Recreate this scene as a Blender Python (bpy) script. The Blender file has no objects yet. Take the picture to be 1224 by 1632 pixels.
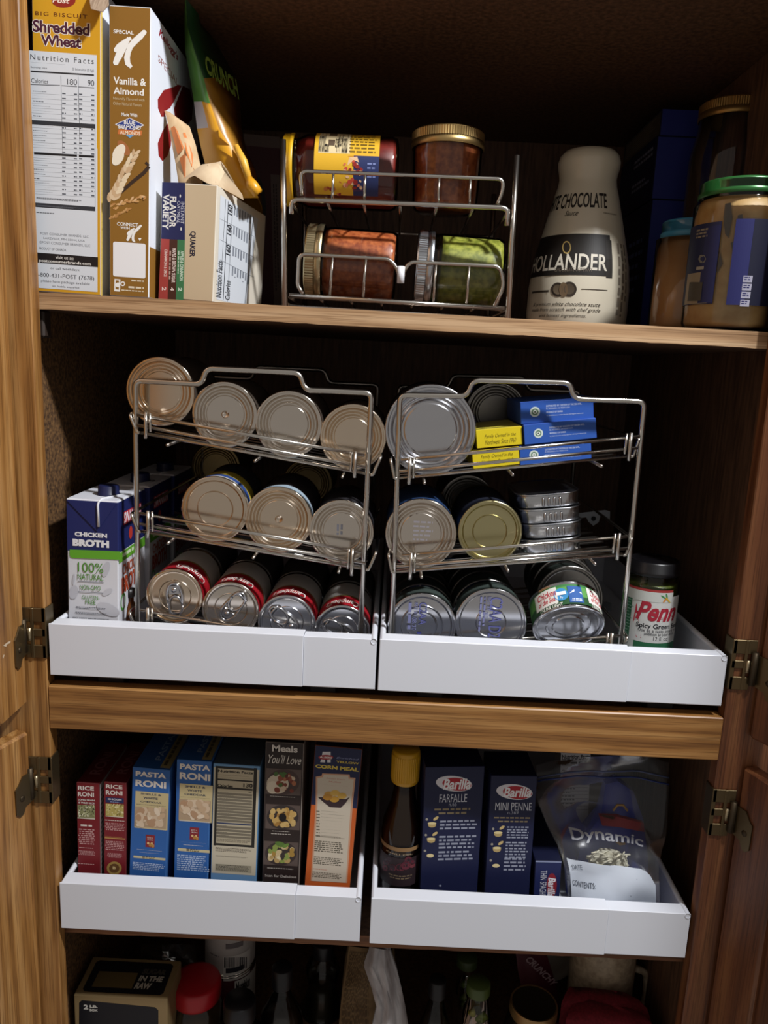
import bpy, bmesh, math, random
from mathutils import Vector, Matrix, geometry
random.seed(7)
scene = bpy.context.scene
COL = scene.collection
# ------------------------------------------------------------------ camera
CAM = Vector((0.376, -0.809, 0.375)); FPX = 1226.0
PITCH, YAW, ROLL = 0.1922, -0.0068, 0.0447
_f = Vector((math.sin(YAW)*math.cos(PITCH), math.cos(YAW)*math.cos(PITCH), -math.sin(PITCH)))
_r = Vector((math.cos(YAW), -math.sin(YAW), 0)); _u = _r.cross(_f)
RX = _r*math.cos(ROLL) + _u*math.sin(ROLL); UX = -_r*math.sin(ROLL) + _u*math.cos(ROLL)
camd = bpy.data.cameras.new('camera'); cam = bpy.data.objects.new('camera', camd); COL.objects.link(cam)
camd.sensor_fit = 'HORIZONTAL'; camd.sensor_width = 36; camd.lens = FPX/1224*36
camd.clip_start = 0.01; camd.clip_end = 50
cam.matrix_world = Matrix(((RX.x, UX.x, -_f.x, CAM.x), (RX.y, UX.y, -_f.y, CAM.y), (RX.z, UX.z, -_f.z, CAM.z), (0, 0, 0, 1)))
scene.camera = cam
# ------------------------------------------------------------------ light
w = bpy.data.worlds.new('kitchen'); scene.world = w; w.use_nodes = True
w.node_tree.nodes['Background'].inputs[0].default_value = (1.0, 0.93, 0.86, 1)
w.node_tree.nodes['Background'].inputs[1].default_value = 0.30
ld = bpy.data.lights.new('ceiling_lamp', 'POINT'); ld.energy = 178; ld.color = (0.97, 0.98, 1.0); ld.shadow_soft_size = 0.06
lo = bpy.data.objects.new('ceiling_lamp', ld); lo.location = (1.17, -0.66, 1.57); COL.objects.link(lo)
vs = scene.view_settings
vs.view_transform = 'Standard'; vs.look = 'None'; vs.gamma = 1; vs.exposure = -0.12; vs.use_curve_mapping = False

# ------------------------------------------------------------------ helpers
def pxray(px, py): return _f*FPX + RX*(px-612) + UX*(816-py)
def at(px, py, Y=None, X=None, Z=None):
    d = pxray(px, py)
    t = (Y-CAM.y)/d.y if Y is not None else (X-CAM.x)/d.x if X is not None else (Z-CAM.z)/d.z
    return CAM + d*t
def hit(px, py, P, N):
    d = pxray(px, py); return CAM + d*((P-CAM).dot(N)/d.dot(N))
def srgb(h):
    if isinstance(h, str):
        h = h.lstrip('#'); c = [int(h[i:i+2], 16)/255 for i in (0, 2, 4)]
        return tuple(x/12.92 if x <= .04045 else ((x+.055)/1.055)**2.4 for x in c)
    return tuple(h)
MATS = {}
def mat(col, rough=.5, metal=0., spec=.5, name=None, alpha=None, trans=0., emis=None, coat=0.):
    k = (str(col), rough, metal, spec, alpha, trans, coat)
    if k in MATS: return MATS[k]
    m = bpy.data.materials.new(name or 'm_%d' % len(MATS)); m.use_nodes = True
    b = m.node_tree.nodes['Principled BSDF']
    b.inputs['Base Color'].default_value = (*srgb(col), 1); b.inputs['Roughness'].default_value = rough
    b.inputs['Metallic'].default_value = metal; b.inputs['Specular IOR Level'].default_value = spec
    b.inputs['Coat Weight'].default_value = coat; b.inputs['Coat Roughness'].default_value = .15
    if alpha is not None: b.inputs['Alpha'].default_value = alpha
    MATS[k] = m; return m
def node(nt, t, **kw):
    n = nt.nodes.new(t)
    for k, v in kw.items(): setattr(n, k, v)
    return n
def oak(name, axis, cols, fine=1.0, rough=.42):
    """oak with the grain along one axis; cols = dark, mid, light"""
    m = bpy.data.materials.new(name); m.use_nodes = True; nt = m.node_tree; b = nt.nodes['Principled BSDF']
    tc = node(nt, 'ShaderNodeTexCoord'); oi = node(nt, 'ShaderNodeObjectInfo')
    add = node(nt, 'ShaderNodeVectorMath', operation='ADD'); mul = node(nt, 'ShaderNodeMath', operation='MULTIPLY'); mul.inputs[1].default_value = 9
    nt.links.new(oi.outputs['Random'], mul.inputs[0]); nt.links.new(tc.outputs['Object'], add.inputs[0]); nt.links.new(mul.outputs[0], add.inputs[1])
    def mp(s_al, s_ac):
        q = node(nt, 'ShaderNodeMapping'); q.inputs['Scale'].default_value = [s_al if i == axis else s_ac for i in range(3)]
        nt.links.new(add.outputs[0], q.inputs['Vector']); return q
    m1 = mp(2.2, 60); n1 = node(nt, 'ShaderNodeTexNoise'); n1.inputs['Scale'].default_value = 1.2; n1.inputs['Detail'].default_value = 5; n1.inputs['Roughness'].default_value = .6; n1.inputs['Distortion'].default_value = .8
    nt.links.new(m1.outputs[0], n1.inputs['Vector'])
    m2 = mp(14, 620*fine); n2 = node(nt, 'ShaderNodeTexNoise'); n2.inputs['Scale'].default_value = 1.0; n2.inputs['Detail'].default_value = 3
    nt.links.new(m2.outputs[0], n2.inputs['Vector'])
    wv = node(nt, 'ShaderNodeTexWave', wave_type='RINGS', rings_direction='XYZ'[axis] if False else 'SPHERICAL'); wv.inputs['Scale'].default_value = 1.6; wv.inputs['Distortion'].default_value = 7; wv.inputs['Detail'].default_value = 2; wv.inputs['Detail Scale'].default_value = .8
    m3 = mp(1.6, 13); nt.links.new(m3.outputs[0], wv.inputs['Vector'])
    mx = node(nt, 'ShaderNodeMix', data_type='FLOAT'); mx.inputs[0].default_value = .22
    nt.links.new(n1.outputs['Fac'], mx.inputs[2]); nt.links.new(wv.outputs['Fac'], mx.inputs[3])
    cr = node(nt, 'ShaderNodeValToRGB'); e = cr.color_ramp.elements
    e[0].position = .2; e[0].color = (*srgb(cols[0]), 1); e[1].position = .78; e[1].color = (*srgb(cols[2]), 1)
    k = cr.color_ramp.elements.new(.48); k.color = (*srgb(cols[1]), 1)
    nt.links.new(mx.outputs[0], cr.inputs['Fac'])
    pr = node(nt, 'ShaderNodeValToRGB'); e = pr.color_ramp.elements; e[0].position = .36; e[0].color = (.5, .44, .37, 1); e[1].position = .52; e[1].color = (1, 1, 1, 1)
    nt.links.new(n2.outputs['Fac'], pr.inputs['Fac'])
    mc = node(nt, 'ShaderNodeMix', data_type='RGBA', blend_type='MULTIPLY'); mc.inputs[0].default_value = .75
    nt.links.new(cr.outputs[0], mc.inputs[6]); nt.links.new(pr.outputs[0], mc.inputs[7])
    nt.links.new(mc.outputs[2], b.inputs['Base Color']); b.inputs['Roughness'].default_value = rough
    bp = node(nt, 'ShaderNodeBump'); bp.inputs['Strength'].default_value = .12; bp.inputs['Distance'].default_value = .001
    nt.links.new(n2.outputs['Fac'], bp.inputs['Height']); nt.links.new(bp.outputs[0], b.inputs['Normal'])
    return m
def speckle(name, c0, c1, scale, rough=.7, detail=3, stretch=(1, 1, 1), lo_=.35, hi_=.65, bump=0):
    m = bpy.data.materials.new(name); m.use_nodes = True; nt = m.node_tree; b = nt.nodes['Principled BSDF']
    tc = node(nt, 'ShaderNodeTexCoord'); q = node(nt, 'ShaderNodeMapping'); q.inputs['Scale'].default_value = stretch
    n = node(nt, 'ShaderNodeTexNoise'); n.inputs['Scale'].default_value = scale; n.inputs['Detail'].default_value = detail
    cr = node(nt, 'ShaderNodeValToRGB'); e = cr.color_ramp.elements; e[0].position = lo_; e[1].position = hi_
    e[0].color = (*srgb(c0), 1); e[1].color = (*srgb(c1), 1)
    nt.links.new(tc.outputs['Object'], q.inputs[0]); nt.links.new(q.outputs[0], n.inputs['Vector']); nt.links.new(n.outputs['Fac'], cr.inputs['Fac'])
    nt.links.new(cr.outputs[0], b.inputs['Base Color']); b.inputs['Roughness'].default_value = rough
    if bump:
        bp = node(nt, 'ShaderNodeBump'); bp.inputs['Strength'].default_value = bump; bp.inputs['Distance'].default_value = .002
        nt.links.new(n.outputs['Fac'], bp.inputs['Height']); nt.links.new(bp.outputs[0], b.inputs['Normal'])
    return m
def glassy(name, tint=(.93, .95, .94), body=0.0, rough=.06, refl=.9):
    """thin clear wall: see-through with fresnel reflections"""
    m = bpy.data.materials.new(name); m.use_nodes = True; nt = m.node_tree
    for n in list(nt.nodes): nt.nodes.remove(n)
    o = node(nt, 'ShaderNodeOutputMaterial'); t = node(nt, 'ShaderNodeBsdfTransparent'); t.inputs[0].default_value = (*tint, 1)
    g = node(nt, 'ShaderNodeBsdfGlossy'); g.inputs['Roughness'].default_value = rough; g.inputs[0].default_value = (refl, refl, refl, 1)
    fr = node(nt, 'ShaderNodeFresnel'); fr.inputs[0].default_value = 1.5
    mx = node(nt, 'ShaderNodeMixShader'); nt.links.new(fr.outputs[0], mx.inputs[0]); nt.links.new(t.outputs[0], mx.inputs[1]); nt.links.new(g.outputs[0], mx.inputs[2])
    last = mx
    if body:
        d = node(nt, 'ShaderNodeBsdfDiffuse'); d.inputs[0].default_value = (.8, .82, .85, 1)
        m2 = node(nt, 'ShaderNodeMixShader'); m2.inputs[0].default_value = body
        nt.links.new(mx.outputs[0], m2.inputs[1]); nt.links.new(d.outputs[0], m2.inputs[2]); last = m2
    nt.links.new(last.outputs[0], o.inputs[0]); return m

class MB:
    """collects shapes for ONE mesh; materials by index"""
    def __init__(s): s.v = []; s.f = []; s.m = []; s.mats = []; s.sm = []
    def mi(s, m):
        if m not in s.mats: s.mats.append(m)
        return s.mats.index(m)
    def add(s, vs, fs, m, smooth=False, M=None):
        o = len(s.v); k = s.mi(m)
        s.v += [tuple(M @ Vector(p)) if M is not None else tuple(p) for p in vs]
        for f in fs: s.f.append(tuple(i+o for i in f)); s.m.append(k); s.sm.append(smooth)
        return s
    def box(s, x0, x1, y0, y1, z0, z1, m, bev=0., M=None):
        b = bev
        if b <= 0:
            vs = [(x, y, z) for z in (z0, z1) for x, y in ((x0, y0), (x1, y0), (x1, y1), (x0, y1))]
            return s.add(vs, [(3, 2, 1, 0), (4, 5, 6, 7), (0, 1, 5, 4), (1, 2, 6, 5), (2, 3, 7, 6), (3, 0, 4, 7)], m, False, M)
        # chamfered box: 24 verts
        vs = []; idx = {}
        for sx in (0, 1):
            for sy in (0, 1):
                for sz in (0, 1):
                    X, Y, Z = (x0, x1)[sx], (y0, y1)[sy], (z0, z1)[sz]
                    dx, dy, dz = (b, -b)[sx], (b, -b)[sy], (b, -b)[sz]
                    for a, p in enumerate(((X, Y+dy, Z+dz), (X+dx, Y, Z+dz), (X+dx, Y+dy, Z))):
                        idx[sx, sy, sz, a] = len(vs); vs.append(p)
        I = idx; fs = []
        def q(*k): fs.append(tuple(I[t] for t in k))
        q((0,0,0,0),(0,0,1,0),(0,1,1,0),(0,1,0,0)); q((1,0,0,0),(1,1,0,0),(1,1,1,0),(1,0,1,0))
        q((0,0,0,1),(1,0,0,1),(1,0,1,1),(0,0,1,1)); q((0,1,0,1),(0,1,1,1),(1,1,1,1),(1,1,0,1))
        q((0,0,0,2),(0,1,0,2),(1,1,0,2),(1,0,0,2)); q((0,0,1,2),(1,0,1,2),(1,1,1,2),(0,1,1,2))
        for sx in (0, 1):
            for sy in (0, 1): q((sx,sy,0,0),(sx,sy,0,1),(sx,sy,1,1),(sx,sy,1,0))
            for sz in (0, 1): q((sx,0,sz,0),(sx,0,sz,2),(sx,1,sz,2),(sx,1,sz,0))
        for sy in (0, 1):
            for sz in (0, 1): q((0,sy,sz,1),(0,sy,sz,2),(1,sy,sz,2),(1,sy,sz,1))
        for sx in (0, 1):
            for sy in (0, 1):
                for sz in (0, 1): q((sx,sy,sz,0),(sx,sy,sz,1),(sx,sy,sz,2))
        return s.add(vs, fs, m, False, M)
    def lathe(s, prof, m, n=48, M=None, smooth=True, sharp=False):
        """prof: (r, z) list around local z; sharp keeps every profile edge crisp"""
        if sharp:
            for q in zip(prof, prof[1:]): s.lathe(q, m, n, M, smooth)
            return s
        vs = []; fs = []; ring = []
        for r, z in prof:
            if r < 1e-6: ring.append([len(vs)]); vs.append((0, 0, z))
            else:
                ring.append(list(range(len(vs), len(vs)+n)))
                vs += [(r*math.cos(2*math.pi*i/n), r*math.sin(2*math.pi*i/n), z) for i in range(n)]
        for k in range(len(ring)-1):
            a, b = ring[k], ring[k+1]
            for i in range(n):
                j = (i+1) % n
                if len(a) == 1 and len(b) == 1: continue
                if len(a) == 1: fs.append((a[0], b[j], b[i]))
                elif len(b) == 1: fs.append((a[i], a[j], b[0]))
                else: fs.append((a[i], a[j], b[j], b[i]))
        return s.add(vs, fs, m, smooth, M)
    def tube(s, pts, r, m, n=8, rad=0., closed=False, caps=True, M=None):
        pts = [Vector(p) for p in pts]
        if rad: pts = round_path(pts, rad)
        N = len(pts); vs = []; fs = []; up = None
        for i, p in enumerate(pts):
            a = pts[i-1] if i else pts[0]; b = pts[i+1] if i < N-1 else pts[-1]
            t = (b-a).normalized()
            if up is None:
                up = Vector((0, 0, 1)) if abs(t.z) < .9 else Vector((0, 1, 0))
            sd = t.cross(up).normalized(); up = sd.cross(t).normalized()
            rr = r[i] if isinstance(r, (list, tuple)) else r
            vs += [p + sd*rr*math.cos(2*math.pi*k/n) + up*rr*math.sin(2*math.pi*k/n) for k in range(n)]
        for i in range(N-1):
            for k in range(n):
                j = (k+1) % n; fs.append((i*n+k, i*n+j, (i+1)*n+j, (i+1)*n+k))
        if caps: fs.append(tuple(reversed(range(n)))); fs.append(tuple((N-1)*n+k for k in range(n)))
        return s.add(vs, fs, m, True, M)
    def prism(s, poly, d, m, M=None):
        """polygon (3D points) extruded by vector d"""
        poly = [Vector(p) for p in poly]; d = Vector(d); n = len(poly)
        vs = poly + [p+d for p in poly]
        return s.add(vs, [tuple(range(n)), tuple(reversed(range(n, 2*n)))] + [(i, (i+1) % n, n+(i+1) % n, n+i) for i in range(n)], m, False, M)
    def grid(s, rows, m, smooth=True):
        nr, nc = len(rows), len(rows[0]); vs = [p for r in rows for p in r]
        return s.add(vs, [(i*nc+j, i*nc+j+1, (i+1)*nc+j+1, (i+1)*nc+j) for i in range(nr-1) for j in range(nc-1)], m, smooth)
def round_path(pts, rad, seg=5):
    out = [pts[0]]
    for i in range(1, len(pts)-1):
        p = pts[i]; a = pts[i-1]-p; b = pts[i+1]-p
        r = min(rad, a.length*.48, b.length*.48); A = p+a.normalized()*r; B = p+b.normalized()*r
        for k in range(seg+1):
            t = k/seg; out.append(A*(1-t)**2 + p*2*t*(1-t) + B*t*t)
    out.append(pts[-1]); return out
PM = {}
def link(o, parent=None):
    COL.objects.link(o)
    if parent is not None: o.parent = parent
    return o
def tag(o, label, cat, group=None):
    o['label'] = label; o['category'] = cat
    if group: o['group'] = group
    return o
def thing(name, label, cat, M=None, group=None):
    o = bpy.data.objects.new(name, None); o.empty_display_size = .02; link(o)
    if M is None: M = Matrix()
    if isinstance(M, Vector): M = Matrix.Translation(M)
    o.matrix_basis = M; PM[o.name] = M.copy()
    return tag(o, label, cat, group)
def part(name, mb, parent=None, world=False, label=None, sub=None, recalc=True):
    """one mesh object; world=True: vertices are in world space. parent may be a thing or a part of it"""
    me = bpy.data.meshes.new(name)
    root = parent
    while root is not None and root.parent is not None: root = root.parent
    vs = mb.v
    if world and root is not None:
        I = PM[root.name].inverted(); vs = [I @ Vector(p) for p in vs]
    me.from_pydata([tuple(p) for p in vs], [], mb.f)
    for m in mb.mats: me.materials.append(m)
    me.polygons.foreach_set('material_index', mb.m); me.polygons.foreach_set('use_smooth', mb.sm)
    if recalc:
        bm = bmesh.new(); bm.from_mesh(me); bmesh.ops.recalc_face_normals(bm, faces=bm.faces); bm.to_mesh(me); bm.free()
    me.update()
    o = bpy.data.objects.new(name, me); link(o, parent)
    if label: o['label'] = label
    if sub: o['kind'] = sub
    return o
def copy_tree(o, parent=None):
    c = o.copy(); COL.objects.link(c); c.parent = parent
    for ch in list(o.children): copy_tree(ch, c)
    if parent is None: PM[c.name] = c.matrix_basis.copy()
    return c
def place(root, M, label=None, group=None):
    root.matrix_basis = M; PM[root.name] = M.copy()
    if label: root['label'] = label
    if group: root['group'] = group
    return root
def frame(origin, ex, ey, ez):
    return Matrix(((ex.x, ey.x, ez.x, origin.x), (ex.y, ey.y, ez.y, origin.y), (ex.z, ey.z, ez.z, origin.z), (0, 0, 0, 1)))
def pbox(TL, TR, BL, Y, zfloor, yaw=0.):
    """frame of a box whose front face corners are seen at these pixels, standing on zfloor: matrix, width, height"""
    N = Vector((-math.sin(yaw), -math.cos(yaw), 0)); P = at(*TR, Y=Y)
    A, B, C_ = hit(*TL, P, N), hit(*TR, P, N), hit(*BL, P, N)
    ey = -N; ez = (A-C_).normalized(); ex = ey.cross(ez).normalized()
    wd = (B-A).dot(ex)
    lift = max(0, -(ex*wd).z)
    h = (A.z-zfloor-lift)/ez.z
    return frame(A-ez*h, ex, ey, ez), wd, h
# ---- flat print --------------------------------------------------------
TXT = {}
def text_mesh(s, bold=0., shear=0., space=1.):
    k = (s, bold, shear, space)
    if k not in TXT:
        c = bpy.data.curves.new('lettering', 'FONT'); c.body = s; c.resolution_u = 3; c.offset = bold; c.shear = shear; c.space_character = space
        c.fill_mode = 'FRONT' if hasattr(c, 'fill_mode') else c.fill_mode
        o = bpy.data.objects.new('lettering', c); COL.objects.link(o)
        me = bpy.data.meshes.new_from_object(o)
        V = [(v.co.x, v.co.y) for v in me.vertices]; F = [tuple(p.vertices) for p in me.polygons]
        bpy.data.objects.remove(o); bpy.data.curves.remove(c); bpy.data.meshes.remove(me)
        x0, x1 = min(p[0] for p in V), max(p[0] for p in V); y0, y1 = min(p[1] for p in V), max(p[1] for p in V)
        TXT[k] = ([((x-x0)/(x1-x0), (y-y0)/(y1-y0)) for x, y in V], F)
    return TXT[k]
class Print:
    """ink on one face of a thing; positions are pixels of the photograph in the zoom set by .z(), or face metres with uv=True"""
    def __init__(s, M, face='front', w=0, h=0, R=None, lift=.00012):
        s.M = M; s.I = M.inverted(); s.face = face; s.w = w; s.h = h; s.R = R; s.mb = MB(); s.o = lift; s.zm = (0, 0, 1); s.direct = False; s.lay = []; s.base = lift
    def z(s, x, y, k): s.zm = (x, y, k); s.direct = False; return s
    def uvmode(s): s.direct = True; return s
    def r_at(s, v): return s.R(v) if callable(s.R) else s.R
    def to3(s, u, v, o):
        f = s.face
        if f == 'front': return (u, -o, v)
        if f == 'right': return (s.w+o, u, v)
        if f == 'left': return (-o, -u, v)
        if f == 'top': return (u, v, s.h+o)
        r = s.r_at(v)+o; a = u/s.R0
        return (r*math.sin(a), -r*math.cos(a), v)
    @property
    def R0(s): return s.r_at(s.h)
    def uv(s, x, y):
        if s.direct: return (x, y)
        px, py = s.zm[0]+x/s.zm[2], s.zm[1]+y/s.zm[2]
        d = s.I.to_3x3() @ pxray(px, py); c = s.I @ CAM
        if s.face == 'front': t = -c.y/d.y; p = c+d*t; return (p.x, p.z)
        if s.face == 'right': t = (s.w-c.x)/d.x; p = c+d*t; return (p.y, p.z)
        if s.face == 'left': t = -c.x/d.x; p = c+d*t; return (-p.y, p.z)
        if s.face == 'top': t = (s.h-c.z)/d.z; p = c+d*t; return (p.x, p.y)
        r = s.R0
        for _ in range(4):
            A = d.x*d.x+d.y*d.y; B = 2*(c.x*d.x+c.y*d.y); C_ = c.x*c.x+c.y*c.y-r*r
            D = B*B-4*A*C_
            t = (-B-math.sqrt(max(D, 0)))/(2*A); p = c+d*t; r = s.r_at(p.z)
        return (math.atan2(p.x, -p.y)*s.R0, p.z)
    def nxt(s, pts):
        """height of the next layer of ink: just above whatever it overlaps"""
        a0, a1 = min(p[0] for p in pts), max(p[0] for p in pts); b0, b1 = min(p[1] for p in pts), max(p[1] for p in pts)
        n = 1+max([q[4] for q in s.lay if q[0] < a1 and q[1] > a0 and q[2] < b1 and q[3] > b0], default=-1)
        s.lay.append((a0, a1, b0, b1, n)); return s.base+n*(.00009 if s.face == 'cyl' else .00003)
    def quad(s, u0, v0, u1, v1, m, o=None):
        o = o or s.nxt([(u0, v0), (u1, v1)])
        if s.face == 'cyl': n = max(1, int(abs(u1-u0)/(s.R0*.05))+1); nv = max(1, int(abs(v1-v0)/.012)+1) if callable(s.R) else 1
        else: n = nv = 1
        vs = [s.to3(u0+(u1-u0)*i/n, v0+(v1-v0)*j/nv, o) for j in range(nv+1) for i in range(n+1)]
        s.mb.add(vs, [(j*(n+1)+i, j*(n+1)+i+1, (j+1)*(n+1)+i+1, (j+1)*(n+1)+i) for j in range(nv) for i in range(n)], m)
    def rect(s, x0, y0, x1, y1, c, o=None):
        u0, v0 = s.uv(x0, y0); u1, v1 = s.uv(x1, y1); s.quad(u0, v0, u1, v1, C(c), o); return s
    def poly(s, pts, c):
        q = [s.uv(*p) for p in pts]; o = s.nxt(q)
        tri = geometry.tessellate_polygon([[Vector((a, b, 0)) for a, b in q]])
        s.mb.add([s.to3(a, b, o) for a, b in q], [tuple(t) for t in tri], C(c)); return s
    def ell(s, cx, cy, rx, ry, c, rot=0., n=20):
        ca, sa = math.cos(rot), math.sin(rot)
        pts = [(cx+rx*math.cos(a)*ca-ry*math.sin(a)*sa, cy+rx*math.cos(a)*sa+ry*math.sin(a)*ca) for a in [2*math.pi*i/n for i in range(n)]]
        return s.poly(pts, c)
    def stroke(s, pts, wd, c):
        pts = [Vector((*p, 0)) for p in pts]
        L = []; Rr = []
        for i, p in enumerate(pts):
            t = ((pts[i+1] if i < len(pts)-1 else p)-(pts[i-1] if i else p)).normalized(); n = Vector((-t.y, t.x, 0))
            k = wd[i] if isinstance(wd, (list, tuple)) else wd
            L.append(p+n*k/2); Rr.append(p-n*k/2)
        return s.poly([(p.x, p.y) for p in L]+[(p.x, p.y) for p in reversed(Rr)], c)
    def text(s, t, x0, y0, x1, y1, c, rot=0, bold=.0, shear=0., space=1., hl=None):
        V, F = text_mesh(t, bold, shear, space)
        if s.face == 'front' and rot == 0 and not s.direct: y1 += .022*(x1-x0)
        u0, v1 = s.uv(x0, y0); u1, v0 = s.uv(x1, y1)
        if hl: v0 = s.uv(x0, hl)[1]
        o = s.nxt([(u0, v0), (u1, v1)])
        if s.direct: v0, v1 = min(v0, v1), max(v0, v1)
        if rot == 0: f = lambda a, b: (u0+(u1-u0)*a, v0+(v1-v0)*b)
        elif rot == 1: f = lambda a, b: (u0+(u1-u0)*b, v1-(v1-v0)*a)      # reads downwards
        elif rot == -1: f = lambda a, b: (u1-(u1-u0)*b, v0+(v1-v0)*a)     # reads upwards
        else: f = lambda a, b: (u1-(u1-u0)*a, v1-(v1-v0)*b)
        Q = [f(a, b) for a, b in V]; T = [tuple(q) for q in F]
        if s.face == 'cyl':
            out = []; st = [(q[0], q[i], q[i+1]) for q in T for i in range(1, len(q)-1)]; lim = (s.R0*.09)**2
            while st:
                i, j, k = st.pop()
                d = lambda m, n: (Q[m][0]-Q[n][0])**2+(Q[m][1]-Q[n][1])**2*.3
                e = max(((d(i, j), i, j, k), (d(j, k), j, k, i), (d(k, i), k, i, j)))
                if e[0] > lim:
                    n = len(Q); Q.append(((Q[e[1]][0]+Q[e[2]][0])/2, (Q[e[1]][1]+Q[e[2]][1])/2)); st += [(e[1], n, e[3]), (n, e[2], e[3])]
                else: out.append((i, j, k))
            T = out
        s.mb.add([s.to3(*q, o) for q in Q], T, C(c)); return s
    def greek(s, x0, y0, x1, y1, rows, c, fill=.5, ragged=.25, center=False, seed=1, rot=0):
        """fine print too small to read: rows of word-long dashes"""
        rng = random.Random(seed); m = C(c)
        u0, v1 = s.uv(x0, y0); u1, v0 = s.uv(x1, y1); o = s.nxt([(u0, v0), (u1, v1)])
        if rot: du, dv = (v1-v0), (u1-u0)
        else: du, dv = (u1-u0), (v1-v0)
        for r in range(rows):
            a0, a1 = 0, 1-rng.random()*ragged
            if center: d = (1-a1)/2; a0, a1 = d, a1+d
            p = a0
            hh = abs(dv)/rows*fill/max(abs(du), 1e-6)
            while p < a1-.02:
                q = min(a1, p+hh*rng.uniform(1.2, 3.6)); c0 = r/rows; c1 = (r+fill)/rows
                if rot: s.quad(u0+(u1-u0)*c0, v1-(v1-v0)*p, u0+(u1-u0)*c1, v1-(v1-v0)*q, m, o)
                else: s.quad(u0+(u1-u0)*p, v1-(v1-v0)*c0, u0+(u1-u0)*q, v1-(v1-v0)*c1, m, o)
                p = q+hh*.75
        return s
    def frame(s, x0, y0, x1, y1, t, c):
        s.rect(x0, y0, x1, y0+t, c); s.rect(x0, y1-t, x1, y1, c); s.rect(x0, y0, x0+t, y1, c); s.rect(x1-t, y0, x1, y1, c); return s
    def blobs(s, x0, y0, x1, y1, n, cols, r0, r1, seed=1, oval=False, asp=1.5):
        rng = random.Random(seed)
        for i in range(n):
            while True:
                x, y = rng.uniform(x0, x1), rng.uniform(y0, y1)
                if not oval or ((x-(x0+x1)/2)/((x1-x0)/2))**2+((y-(y0+y1)/2)/((y1-y0)/2))**2 < 1: break
            r = rng.uniform(r0, r1); x = min(max(x, x0+r), x1-r); y = min(max(y, y0+r), y1-r)
            s.ell(x, y, r, r/rng.uniform(1, asp), rng.choice(cols), rng.uniform(0, 3.1), 9)
        return s
    def done(s, parent, name='printed_panel', label=None):
        return part(name, s.mb, parent, label=label, recalc=False)
def C(c): return c if isinstance(c, bpy.types.Material) else mat(c, .5, 0, .35)
# ------------------------------------------------------------------ cabinet
OAKV = oak('oak_upright', 2, ('#6b4420', '#9a6c38', '#bd915a'))
OAKH = oak('oak_level', 0, ('#6a431f', '#946634', '#b2854f'))
OAK_SHADE = oak('oak_shaded', 2, ('#4c2916', '#724428', '#8c5c38'))  # same oak on the right side, its shade put into the darker colour
SHELFEDGE = oak('shelf_banding', 0, ('#8a6846', '#b08c66', '#c9a984'), 1.2, .55)
BOARD = speckle('particle_board', '#3a2410', '#7d5a33', 240, .8, 4, (1, 1, 1), .35, .7, .3)
LAMIN = speckle('brown_laminate', '#4a3222', '#6c4c36', 30, .6, 4, (6, 6, .6))
W = .762
def zs(x): return .4307 - .0104*x          # top of the upper shelf, slightly out of level
cab = thing('pantry_cabinet', 'oak pantry cabinet with open doors and shelves full of food', 'cabinet', Vector((W/2, .28, -.75)))
def cpart(name, m, *boxes, bev=.0012, parent=None):
    mb = MB()
    for b in boxes: mb.box(*b, m, bev)
    return part(name, mb, parent or cab, world=True)
cpart('stile', OAKV, (-.12, 0, 0, .019, -.75, 1.25))
cpart('stile', OAK_SHADE, (W, W+.12, 0, .019, -.75, 1.25))
cpart('rail', OAKH, (0, W, 0, .019, -.052, 0))
cpart('top_rail', OAKH, (0, W, 0, .019, 1.16, 1.25))
cpart('bottom_rail', OAKH, (0, W, 0, .019, -.75, -.68))
cpart('side_panel', BOARD, (-.034, -.016, .019, .58, -.75, 1.25))
cpart('side_panel', LAMIN, (.790, .806, .019, .58, -.75, 1.25))
cpart('back_panel', LAMIN, (-.034, .806, .58, .586, -.75, 1.25))
cpart('top_panel', LAMIN, (-.016, .790, .019, .58, 1.232, 1.25))
cpart('deck', LAMIN, (-.016, .790, .019, .58, -.026, -.008))
cpart('bottom_deck', LAMIN, (-.016, .790, .019, .58, -.62, -.60))
# upper shelf: banded front edge is a sub-part
def shelf(z0, z1, th, y0, m, edge):
    mb = MB(); mb.add([(x, y, (z0 if x < .3 else z1)-t) for t in (th, 0) for x, y in ((-.015, y0), (.789, y0), (.789, .579), (-.015, .579))],
                      [(3, 2, 1, 0), (4, 5, 6, 7), (0, 1, 5, 4), (1, 2, 6, 5), (2, 3, 7, 6), (3, 0, 4, 7)], m)
    s = part('shelf', mb, cab, world=True)
    mb = MB(); nx = 60; rng = random.Random(5)
    rows = []
    for k in range(4):
        rows.append([])
        for i in range(nx+1):
            x = -.015+.804*i/nx; z = z0+(z1-z0)*i/nx; j = rng.uniform(-.0004, .0004)
            rows[-1].append(((x, y0, z-th-.0003+j), (x, y0-.0007, z-th-.0003+j), (x, y0-.0007, z+.0002+j*.6), (x, y0, z+.0002+j*.6))[k])
    mb.grid(rows, edge, False)
    part('edge_banding', mb, s, world=True)
    return s
shelf(zs(-.015), zs(.789), .0163, .020, LAMIN, SHELFEDGE)
shelf(-.322, -.320, .0145, .024, LAMIN, oak('shelf_banding_dark', 0, ('#5a3820', '#7a4c2c', '#8a5c38'), 1, .6))
shelf(.766, .764, .018, .020, LAMIN, SHELFEDGE)
for x in (-.0155, .7895):
    cpart('shelf_bracket', mat('#2c2018', .6), (x-.001 if x < 0 else x-.016, x+.016 if x < 0 else x+.001, .026, .044, .385, zs(x)-.0172), bev=.002)
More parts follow.
